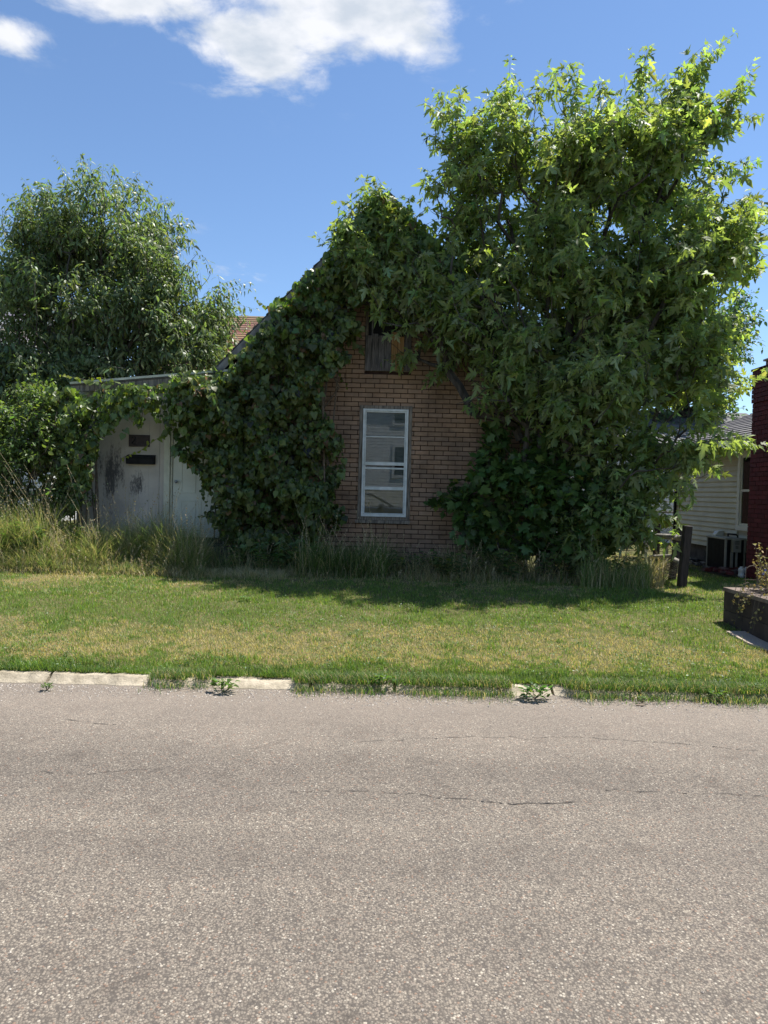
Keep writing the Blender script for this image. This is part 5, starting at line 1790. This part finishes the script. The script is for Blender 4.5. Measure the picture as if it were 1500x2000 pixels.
# --- grapevines
def vine(name, label, polys, dens, ybase, thick, size, tint, singles, young=(), strands=(), seed=3, maxn=9000):
    c = at(*polys[0][0], ybase)
    t = thing(name, label, 'vine', (c.x, ybase, .25))
    P, D, N, S, C = [], [], [], [], []
    for poly in polys:
        pa = np.array(poly, float)
        x0_, y0_ = pa.min(0); x1_, y1_ = pa.max(0)
        area = (x1_ - x0_) * (y1_ - y0_) / 116.0 ** 2
        n = int(area * dens)
        x = rng.uniform(x0_, x1_, n); y = rng.uniform(y0_, y1_, n)
        wob = (fbm(x / 20, y / 20, seed + 2) - .5) * 60
        k = inpoly(pa, x + wob, y + wob * .7)
        x, y = x[k], y[k]
        n = len(x)
        bul = fbm(x / 32, y / 32, seed, 3)
        hol = (bul < .40) & (rng.random(n) < .62)
        x, y, bul = x[~hol], y[~hol], bul[~hol]
        n = len(x)
        bul = np.clip((bul - .5) * 1.6 + .5, 0, 1.1)
        depth = thick * (.25 + 1.3 * bul) * (0.45 + 0.55 * rng.random(n) ** .5)
        for i in range(n):
            p = at(x[i], y[i], ybase - depth[i])
            P.append(tuple(p))
        e = 3.0
        gx = (fbm((x + e) / 32, y / 32, seed, 3) - fbm((x - e) / 32, y / 32, seed, 3)) * thick * 1.3 / (2 * e / 116)
        gy = (fbm(x / 32, (y + e) / 32, seed, 3) - fbm(x / 32, (y - e) / 32, seed, 3)) * thick * 1.3 / (2 * e / 116)
        nn_ = np.column_stack([-gx, -np.ones(n) * 1.0, gy + .55]) + rng.normal(0, .60, (n, 3))
        N.append(nn_)
        D.append(np.column_stack([rng.normal(0, .6, n), -.25 + rng.normal(0, .35, n), -np.ones(n) + rng.normal(0, .3, n)]))
        S.append(size * rng.uniform(.4, 1.2, n))
        cc = tints(n, tint, .36, .10)
        dead = rng.random(n) < .025
        cc[dead] = np.array((.20, .12, .06)) * rng.uniform(.6, 1.2, (dead.sum(), 1))
        C.append(cc)
    P = np.array(P)
    D = np.vstack(D); N = np.vstack(N); S = np.concatenate(S); C = np.vstack(C)
    st_ = MB()
    # runners: a path of pixels, each with leaves, younger and yellower towards the tip
    for (path, Y, Yt, cnt, yel) in list(strands):
        pts = [at(px, py, Y + (Yt - Y) * i / (len(path) - 1)) for i, (px, py) in enumerate(path)]
        st_.tube(pts, [.005] + [.003] * (len(pts) - 2) + [.0012], 5)
        pp_, dd_, nn2, ss_, cc_ = [], [], [], [], []
        for k in range(cnt):
            f = (k + .5) / cnt * (len(pts) - 1)
            i = int(f)
            q = pts[i].lerp(pts[min(i + 1, len(pts) - 1)], f - i)
            s = size * (1.0 - .6 * k / cnt) * random.uniform(.8, 1.1)
            pp_.append((q.x + random.gauss(0, .015), q.y - .01, q.z)); dd_.append((random.gauss(0, .8), random.gauss(-.3, .3), random.gauss(-.7, .3)))
            nn2.append((random.gauss(0, .4), -.7, .6)); ss_.append(s)
            y_ = min(1, yel * (k / cnt) * 1.4)
            b_ = np.array(tint) * (1 - y_) + np.array((0.22, 0.25, 0.03)) * y_
            cc_.append(b_ * random.uniform(.85, 1.15))
        P = np.vstack([P, pp_]); D = np.vstack([D, dd_]); N = np.vstack([N, nn2]); S = np.concatenate([S, ss_]); C = np.vstack([C, cc_])
    # woody stems inside
    for k in range(26):
        poly = polys[0]
        a = random.choice(poly)
        x_ = a[0] * .5 + (sum(p[0] for p in poly) / len(poly)) * .5 + random.uniform(-40, 40)
        pts = []
        y_ = sum(p[1] for p in poly) / len(poly)
        for j in range(7):
            p = at(x_ + random.gauss(0, 9), 1060 - j * (1060 - max(y_ - 200, 520)) / 6, ybase - thick * .25)
            if inpoly(np.array(poly), np.array([x_]), np.array([1060 - j * (1060 - max(y_ - 200, 520)) / 6]))[0] or j == 0:
                pts.append(p)
        if len(pts) > 2:
            pts[0].z = max(pts[0].z, .25)
            st_.tube(pts, [.014] * (len(pts) - 1) + [.006], 6)
    st_.build('stems', MT['twig'], t)
    kk = P[:, 2] > gz(P[:, 0], P[:, 1]) + .03
    P, D, N, S, C = P[kk], D[kk], N[kk], S[kk], C[kk]
    foliage(HEART, P, D, N, S, C, MT['vine'], t, singles)
    return t


polyA = [(452, 715), (500, 668), (560, 612), (610, 560), (650, 515), (700, 470), (745, 500), (740, 560), (700, 600), (705, 660), (672, 700), (640, 728), (632, 800), (660, 850), (668, 900), (655, 960), (668, 1000), (640, 1040), (600, 1075),
         (520, 1085), (455, 1075), (430, 1030), (395, 1000), (425, 975), (400, 930), (365, 905), (338, 880), (352, 850), (345, 820), (330, 790), (345, 745), (420, 735)]
polyA2 = [(385, 735), (460, 715), (520, 760), (520, 900), (430, 900), (350, 860), (330, 780)]
vine('grapevine', 'dense dark grapevine covering the left side of the brick gable', [polyA, polyA2], 1350, YF - .03, .66, .098, (0.078, 0.112, 0.032), 300,
     strands=[([(560, 610), (520, 600), (495, 580)], YF - .3, YF - .35, 8, .6), ([(640, 540), (612, 530), (590, 545)], YF - .3, YF - .4, 7, .8), ([(600, 590), (580, 575), (563, 568)], YF - .35, YF - .4, 6, .5),
              ([(700, 480), (670, 490), (655, 485)], YF - .35, YF - .4, 7, .7), ([(400, 930), (395, 960), (402, 990)], YF - .4, YF - .45, 8, 0), ([(420, 960), (440, 1000), (450, 1040)], YF - .4, YF - .5, 9, 0),
              ([(450, 1010), (420, 1005), (388, 1008)], YF - .5, YF - .5, 9, 0), ([(640, 700), (665, 735), (680, 760)], YF - .2, YF - .1, 8, .2), ([(640, 830), (665, 860), (668, 900)], YF - .2, YF - .1, 9, 0),
              ([(470, 700), (445, 690), (440, 675)], YF - .35, YF - .35, 9, .9), ([(455, 715), (450, 700), (470, 690), (480, 680)], YF - .4, YF - .4, 10, 1.0)],
     seed=3)
polyB = [(60, 800), (95, 770), (120, 755), (170, 757), (235, 757), (300, 752), (350, 738), (420, 742), (450, 735), (450, 775), (380, 790), (335, 838), (300, 815), (285, 795), (262, 820), (235, 812), (222, 838), (190, 842),
         (178, 900), (172, 960), (150, 1005), (110, 1010), (80, 960), (60, 880)]
vine('grapevine', 'lighter grapevine draped along the lean-to roof edge', [polyB, [(120, 840), (185, 830), (178, 960), (120, 1000)]], 1100, YF - .28, .42, .100, (0.095, 0.138, 0.038), 300,
     strands=[([(338, 835), (318, 850), (298, 862), (275, 880), (250, 890), (238, 900)], YF - .35, YF - .30, 15, 1.15), ([(340, 800), (335, 840), (318, 856)], YF - .35, YF - .3, 10, .2),
              ([(190, 748), (150, 738), (115, 732)], YF - .4, YF - .4, 10, 1.1), ([(235, 750), (200, 738), (180, 740)], YF - .4, YF - .4, 6, 1.1), ([(120, 765), (90, 790), (75, 800)], YF - .45, YF - .5, 9, 1.0),
              ([(60, 830), (30, 810), (5, 800)], YF - .6, YF - .7, 9, .9), ([(280, 800), (275, 825), (272, 835)], YF - .3, YF - .3, 5, 0), ([(150, 880), (120, 870), (95, 862)], YF - .6, YF - .7, 8, .5),
              ([(330, 735), (370, 725), (410, 722)], YF - .4, YF - .4, 12, .6), ([(235, 812), (218, 828), (222, 845)], YF - .3, YF - .3, 7, .4)],
     seed=21)
polyD = [(545, 612), (635, 505), (690, 440), (738, 372), (790, 398), (850, 470), (925, 545), (915, 600), (860, 590), (800, 500), (745, 440), (700, 520), (640, 610)]
vine('grapevine', 'yellower grapevine bunched over the roof peak and upper rake', [polyD, [(462, 688), (530, 612), (592, 548), (625, 560), (575, 618), (520, 660), (480, 705)]], 900, YF - .34, .40, .105, (0.085, 0.135, 0.036), 120,
     strands=[([(640, 520), (612, 528), (590, 545)], YF - .4, YF - .4, 9, .9), ([(700, 430), (680, 400), (665, 392)], YF - .4, YF - .4, 8, .9), ([(740, 380), (735, 355), (722, 345)], YF - .4, YF - .4, 8, .9),
              ([(800, 420), (800, 395), (812, 380)], YF - .4, YF - .4, 7, 1.0), ([(600, 560), (580, 580), (560, 590)], YF - .4, YF - .4, 8, .4), ([(560, 600), (530, 625), (505, 655)], YF - .36, YF - .36, 10, .4)], seed=51)
polyC = [(420, 1075), (640, 1060), (650, 1110), (600, 1130), (470, 1120)]


# --- grasses
def blades(name, label, P, H, W, lean, tint, segs=3, parent=None, mat=None, kind='stuff', droop=.5, cat='grass'):
    """curved tapering blades; segs=0 gives one triangle each"""
    n = len(P)
    P = P - np.array(org_of(parent))
    a = rng.uniform(0, 2 * np.pi, n)
    dx, dy = np.cos(a), np.sin(a)
    sxx = np.column_stack([-dy, dx, np.zeros(n)])
    ln = np.column_stack([dx, dy, np.zeros(n)]) * (lean * H)[:, None]
    if segs == 0:
        b0 = P - sxx * W[:, None] / 2; b1 = P + sxx * W[:, None] / 2
        tp = P + ln + np.column_stack([np.zeros(n), np.zeros(n), H * np.sqrt(np.clip(1 - lean ** 2, .1, 1))])
        V = np.stack([b0, b1, tp], 1).reshape(-1, 3)
        T = (np.arange(n) * 3)[:, None] + np.array([0, 1, 2])
        C = np.repeat(tint, 3, axis=0)
    else:
        rows = []
        for k in range(segs + 1):
            t = k / segs
            c = P + ln * (t ** 1.8) + np.column_stack([np.zeros(n), np.zeros(n), H * (t - droop * np.clip(lean, 0, 1.2) * .55 * t ** 2.5)])
            w = W * (1 - t) ** .7 / 2
            if k < segs:
                rows += [c - sxx * w[:, None], c + sxx * w[:, None]]
            else:
                rows += [c]
        V = np.stack(rows, 1)
        k_ = V.shape[1]
        V = V.reshape(-1, 3)
        tr = []
        for k in range(segs - 1):
            a_ = 2 * k
            tr += [(a_, a_ + 1, a_ + 3), (a_, a_ + 3, a_ + 2)]
        a_ = 2 * (segs - 1)
        tr += [(a_, a_ + 1, a_ + 2)]
        T = ((np.arange(n) * k_)[:, None, None] + np.array(tr)[None]).reshape(-1, 3)
        C = np.repeat(tint, k_, axis=0)
    o = bpy.data.objects.new(name, tri_mesh(name, V, T.reshape(-1, 3), C, mat or MT['grass']))
    link(o, parent)
    if label:
        tag(o, label, cat, kind=kind)
    elif kind:
        o['kind'] = kind
    return o


GREEN = np.array((0.105, 0.195, 0.032)); DRY = np.array((0.42, 0.345, 0.175)); DEEP = np.array((0.055, 0.105, 0.028)); YEL = np.array((0.19, 0.26, 0.050))


def lawn():
    n = 430000
    y = 5.40 + (15.5 - 5.40) * rng.random(n) ** 1.55
    hw = y * .60 + .4
    x = rng.uniform(-1, 1, n) * hw
    k = (y < 10.9) | ((x > 3.6) & (x < 6.5) & (y > 9)) | ((x > 3.6) & (y > 14))
    k &= ~((x > 3.85) & (y < 7.78) & (y > 5.9))
    k &= ~inpoly(PATH, x, y)
    k &= ~((x > 5.62) & (y > 11.2) & (y < 12.8))
    # ragged edge at kerb
    edge = 5.37 + .16 * (fbm(x * 2.2, x * 0, 31) - .5) * 2
    edge = np.minimum(edge, 5.40)
    edge = np.where(x < -1.9, 5.365 + .05 * (fbm(x * 3, x * 0, 4) - .3), edge)
    k &= y > edge
    x, y = x[k], y[k]
    n = len(x)
    big = fbm(x * .9, y * 1.3, 41)
    med = fbm(x * 3.5, y * 4.5, 42)
    fine = fbm(x * 14, y * 16, 43, 2)
    band = np.exp(-((y - 6.35) / .65) ** 2) * .30 + np.exp(-((y - 9.8) / .5) ** 2) * .18 - np.exp(-((y - 5.5) / .16) ** 2) * .5 - np.exp(-((y - 8.0) / .9) ** 2) * .12
    dry = sstep(.50, .68, big * .45 + med * .55 + band * .8 + (fine - .5) * .5)
    isd = rng.random(n) < dry * .85 + .06
    yel = (rng.random(n) < .25 + .4 * med)[:, None]
    g = np.where(yel, YEL, GREEN) * (1 + rng.normal(0, .18, (n, 1)))
    kerbdeep = np.exp(-((y - 5.5) / .22) ** 2) > .5
    g = np.where((kerbdeep & (rng.random(n) < .5 * (med > .42)))[:, None], DEEP * (1 + rng.normal(0, .2, (n, 1))), g)
    c = np.where(isd[:, None], DRY * (1 + rng.normal(0, .22, (n, 1))), g)
    bare = (med + fine * .5 > 1.0) & (rng.random(n) < .8)
    H = rng.uniform(.016, .058, n) * (1 + 1.3 * (fine - .5) + .8 * (med - .5)) * np.where(isd, .75, 1.0)
    H = np.where(kerbdeep, H * 1.05, H)
    W = rng.uniform(.003, .0075, n) * np.where(y > 8, 1.4, 1)
    lean = np.where(isd, rng.uniform(.3, .97, n), rng.uniform(.1, .85, n))
    kk = ~bare
    P = np.column_stack([x, y, gz(x, y) - .003])
    P[:, 2] = np.where(y < 5.46, np.maximum(P[:, 2], .045), P[:, 2])
    blades('lawn_grass', 'mown patchy lawn of green and straw coloured grass', P[kk], H[kk], W[kk], lean[kk], np.clip(c[kk], .01, .7), 0)


lawn()

# coarser tufts the mower missed
n = 60000
y = 5.42 + 4.7 * rng.random(n) ** 1.3
x = rng.uniform(-1, 1, n) * (y * .6 + .3)
f1 = fbm(x * 4.5, y * 5.5, 91, 3)
k = (f1 > .56) & ~((x > 3.85) & (y < 7.78)) & ~inpoly(PATH, x, y)
x, y, f1 = x[k], y[k], f1[k]; n = len(x)
P = np.column_stack([x, y, gz(x, y) - .003])
blades('grass_tufts', 'coarser darker tufts of grass left standing in the mown lawn', P, rng.uniform(.03, .06, n) * (.6 + (f1 - .56) * 6), rng.uniform(.004, .008, n), rng.uniform(.2, 1.0, n),
       np.clip(np.where((rng.random(n) < .75)[:, None], GREEN, YEL) * (1 + rng.normal(0, .2, (n, 1))), .01, .6), 2)

# clover and tiny broad leaves in the lawn
n = 26000
y = 5.42 + 4.8 * rng.random(n) ** 1.3
x = rng.uniform(-1, 1, n) * (y * .6 + .3)
k = (fbm(x * 2.1, y * 2.6, 55) > .50) & ~((x > 3.85) & (y < 7.78)) & ~inpoly(PATH, x, y)
x, y = x[k], y[k]; n = len(x)
P = np.column_stack([x, y, gz(x, y) + rng.uniform(.008, .035, n)])
V, T, C = scatter(OVATE, P, rng.normal(size=(n, 3)) * [1, 1, .3], rng.normal(0, .35, (n, 3)) + [0, 0, 1], rng.uniform(.010, .026, n), tints(n, (0.085, .14, .04), .22, .2, (.2, .24, .07)))
o = bpy.data.objects.new('clover', tri_mesh('clover', V, T, C, MT['leaf']))
COL.objects.link(o)
tag(o, 'clover and other tiny leaved weeds scattered through the lawn', 'clover', kind='stuff')


def tuft_field(name, label, n, pxr, Yr, Hr, tint_fn, lean=(.1, .7), W=(.005, .010), seeds=0, clump=.55, hfn=None):
    Y = rng.uniform(Yr[0], Yr[1], n)
    xl = np.array([(pxr[0] - 750) / F, (pxr[1] - 750) / F])
    X = (xl[0] + (xl[1] - xl[0]) * rng.random(n)) * Y
    cl_ = fbm(X * 2.4, Y * 3.0, 61)
    k = cl_ > clump - .12 * rng.random(n)
    X, Y, cl_ = X[k], Y[k], cl_[k]
    m = len(X)
    H = rng.uniform(Hr[0] * .6, Hr[1], m) * (.15 + 1.7 * np.clip(fbm(X * 1.7, Y * 1.2, 88), .1, .9))
    if hfn is not None:
        H = H * hfn(X, Y)
    P = np.column_stack([X, Y, gz(X, Y) - .01])
    g = thing(name, label, 'grass', (float(X.mean()), float(Y.mean()), .2))
    g['kind'] = 'stuff'
    blades('grass_blades', None, P, H, rng.uniform(W[0], W[1], m), rng.uniform(lean[0], lean[1], m), tint_fn(m), 4, g)
    if seeds:
        idx = rng.choice(m, seeds)
        sm = MB()
        PP, DD = [], []
        for i in idx:
            b = Vector(P[i]); h = H[i] * random.uniform(1.15, 1.55)
            a = random.uniform(0, 6.28); ln = random.uniform(.05, .45) * h
            mid = b + Vector((math.cos(a) * ln * .3, math.sin(a) * ln * .3, h * .6)); tp = b + Vector((math.cos(a) * ln, math.sin(a) * ln, h))
            sm.tube([b, mid, tp], [.0022, .0018, .0012], 3, False)
            for j in range(9):
                f = .62 + .38 * j / 9
                q = mid.lerp(tp, (f - .6) / .4)
                PP.append(tuple(q)); DD.append((random.gauss(0, .5), random.gauss(0, .5), random.uniform(.4, 1)))
        so = sm.build('seed_stalks', STRAW, g)
        so['kind'] = 'stuff'
        PP, DD = np.array(PP), np.array(DD)
        q = len(PP)
        V, T, C = scatter(OVATE, PP - np.array(ORG[g.name]), DD, rng.normal(size=(q, 3)), rng.uniform(.012, .032, q), tints(q, (0.40, .33, .20), .2, 0))
        o = bpy.data.objects.new('seed_heads', tri_mesh('seed_heads', V, T, C, MT['yellow']))
        link(o, g); o['kind'] = 'stuff'
    return g


STRAW = vary('straw', (0.34, 0.28, 0.16), (0.46, 0.40, 0.26), 20, 0.8)


def mixt(pairs):
    def f(m):
        cols = np.array([p[0] for p in pairs]); w = np.array([p[1] for p in pairs]); w = w / w.sum()
        c = cols[rng.choice(len(cols), m, p=w)]
        return np.clip(c * (1 + rng.normal(0, .18, (m, 1))), .01, .7)
    return f


LG, PG, ST = (0.14, 0.21, 0.06), (0.24, 0.28, 0.13), (0.46, 0.39, 0.24)
tuft_field('tall_grass', 'tall sunlit weedy grass with pale seed heads in front of the lean-to', 36000, (-60, 400), (9.65, 10.65), (.46, 1.0), mixt([(LG, .42), (PG, .30), (ST, .28)]), (.05, 1.05), seeds=750, clump=.38,
           hfn=lambda X, Y: np.clip(1.15 - .50 * sstep(-4.2, -2.6, X), .35, 1.3) * (.30 + .70 * sstep(9.7, 10.2, Y)))
tuft_field('tall_grass', 'matted straw coloured dead grass at the foot of the tall weeds', 9000, (-60, 560), (9.55, 10.3), (.06, .20), mixt([(ST, .75), (PG, .25)]), (.5, 1.3), clump=.2)
tuft_field('tall_grass', 'shaded dry grass tangled along the foot of the brick wall', 14000, (560, 1300), (9.75, 11.35), (.10, .55), mixt([(ST, .50), ((.22, .18, .11), .25), (LG, .25)]), (.2, 1.45), seeds=260, clump=.42,
           hfn=lambda X, Y: (.35 + .65 * sstep(9.75, 10.5, Y)))
tuft_field('tall_grass', 'upright clump of grass below the left edge of the tall window', 4800, (585, 760), (9.9, 10.9), (.25, .85), mixt([((.09, .14, .04), .6), (LG, .25), (ST, .15)]), (.1, 1.4), seeds=90, clump=.42)
tuft_field('tall_grass', 'bright grass clump between the maple and the leaning fence posts', 2400, (1140, 1275), (9.5, 10.4), (.15, .55), mixt([(LG, .5), (PG, .3), (ST, .2)]), (.1, .8), seeds=30, clump=.2)
tuft_field('tall_grass', 'thin grass clump growing before the door steps and dark vines', 1800, (400, 600), (10.2, 10.9), (.15, .40), mixt([(LG, .35), (PG, .25), (ST, .4)]), (.2, 1.0), seeds=30, clump=.35)


# goldenrod-like leafy stalks among left weeds, and low leafy weeds
def stalk_patch(name, label, spots, h, leafsize, tint, per=26, cat='weeds'):
    t = thing(name, label, cat, (spots[0][0], spots[0][1], .2))
    m_ = MB(); P, D = [], []
    for (x, y) in spots:
        hh = h * random.uniform(.6, 1.15)
        z = gzf(x, y)
        tp = Vector((x + random.gauss(0, .08), y + random.gauss(0, .08), z + hh))
        b = Vector((x, y, z))
        m_.tube([b, tp], [.004, .002], 4, False)
        for k in range(per):
            f = .25 + .75 * k / per
            q = b.lerp(tp, f)
            a = k * 2.4
            P.append(tuple(q)); D.append((math.cos(a), math.sin(a), .45 - .5 * random.random()))
    m_.build('stems', MT['twig'], t)
    P, D = np.array(P), np.array(D); n = len(P)
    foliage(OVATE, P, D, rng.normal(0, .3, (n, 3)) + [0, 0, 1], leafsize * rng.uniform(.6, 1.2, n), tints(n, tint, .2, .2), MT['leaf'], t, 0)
    return t


def spots(n, pxr, Yr):
    out = []
    for _ in range(n):
        Y = random.uniform(*Yr)
        out.append(((random.uniform(*pxr) - 750) / F * Y, Y))
    return out


stalk_patch('goldenrod_weeds', 'leafy upright green weeds standing in the tall grass at far left', spots(55, (-20, 90), (10.0, 10.7)) + spots(40, (60, 200), (10.3, 10.9)), .62, .10, (0.10, .165, .05), 30)
stalk_patch('leafy_weeds', 'leafy weeds growing under the vines beside the steps', spots(60, (455, 640), (10.2, 10.9)), .44, .11, (0.07, .12, .04), 14)
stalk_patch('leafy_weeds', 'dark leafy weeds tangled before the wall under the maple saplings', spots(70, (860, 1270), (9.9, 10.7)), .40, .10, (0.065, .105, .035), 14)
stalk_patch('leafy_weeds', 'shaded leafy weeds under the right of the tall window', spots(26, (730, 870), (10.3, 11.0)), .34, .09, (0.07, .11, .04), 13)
stalk_patch('leafy_weeds', 'sunlit leafy seedlings right of the door steps', spots(5, (448, 480), (10.3, 10.5)), .34, .09, (0.12, .17, .06), 9)

# broadleaf weeds by the kerb, each one a plant
WEEDS = [(438, 1336, .15), (1045, 1350, .17), (748, 1335, .13), (92, 1333, .07), (1255, 1358, .06), (1400, 1355, .12), (900, 1150, .12), (480, 1168, .10), (1475, 1350, .10)]
WL = ['bright green weed tuft spilling over the kerb left of centre', 'largest dark broadleaf weed at the kerb below the maple', 'broad green weed on the kerb under the window',
      'weed sprouting in the gap between the two long pale kerb sections', 'sprig of weed growing on the kerb below the fence posts', 'weed clump at the kerb toward the right edge',
      'weed rosette in the shaded lawn below the wall', 'feathery weed in the sunlit lawn below the door steps', 'rightmost weed clump along the kerb']
for i, (px, py, s) in enumerate(WEEDS):
    p = ground_pt(px, py, .05)
    if p.y > 6:
        p = ground_pt(px, py, .24)
    z = gzf(p.x, p.y) if p.y > 5.42 else max(RZ(p.y), .045 if p.y > 5.25 else 0)
    t = thing('weed', WL[i], 'weed', (p.x, p.y, z), 'weeds along the kerb and lawn')
    n = int(30 + 260 * s)
    a = rng.uniform(0, 2 * np.pi, n); r = rng.random(n) ** .6 * s * .8
    el_ = rng.uniform(.1, .9, n)
    P = np.column_stack([p.x + np.cos(a) * r * .7, p.y + np.sin(a) * r * .5, z + .01 + rng.random(n) * s * .45])
    D = np.column_stack([np.cos(a), np.sin(a), el_])
    foliage(OVATE, P, D, rng.normal(0, .3, (n, 3)) + [0, 0, 1], rng.uniform(.35, .6, n) * s * .6, tints(n, (0.06, .12, .03) if i in (1, 6) else (0.085, .15, .035), .2, .1), MT['leaf'], t, 0)
    bl = MB()
    for k in range(6):
        aa = random.uniform(0, 6.28)
        bl.tube([(p.x, p.y, z - .01), (p.x + math.cos(aa) * s * .5, p.y + math.sin(aa) * s * .4, z + s * random.uniform(.2, .5))], [.003, .0015], 4, False)
    bl.build('stems', MT['twig'], t)

# creeping grass over the kerb line
n = 34000
x = rng.uniform(-3.6, 3.6, n)
f_ = fbm(x * 3.0, x * 0 + 5, 77, 3)
dens = np.where(x < -1.75, sstep(.55, .62, f_), sstep(.40, .53, f_))
k = rng.random(n) < dens
x = x[k]; n = len(x)
y = 5.42 - np.abs(rng.normal(0, .11, n)) * (.5 + 1.0 * f_[k])
P = np.column_stack([x, y, np.where(y < 5.25, .0, .045)])
blades('kerb_grass', 'tufts of grass creeping across the concrete kerb', P, rng.uniform(.03, .09, n), rng.uniform(.003, .006, n), rng.uniform(.3, 1.1, n),
       mixt([(tuple(DEEP), .4), (tuple(GREEN), .4), (tuple(DRY), .2)])(n), 2)

# dead leaf on the road
dl = ground_pt(1252, 1375, .0)
t = thing('fallen_leaf', 'single curled dead leaf lying on the road by the kerb', 'leaf', (dl.x, dl.y, .0))
MB().add([(dl.x - .05, dl.y, RZ(dl.y) + .004), (dl.x, dl.y - .025, RZ(dl.y) + .01), (dl.x + .05, dl.y, RZ(dl.y) + .022), (dl.x, dl.y + .03, RZ(dl.y) + .012)], [(0, 1, 2), (0, 2, 3)]).build('blade', MT['twig'], t)
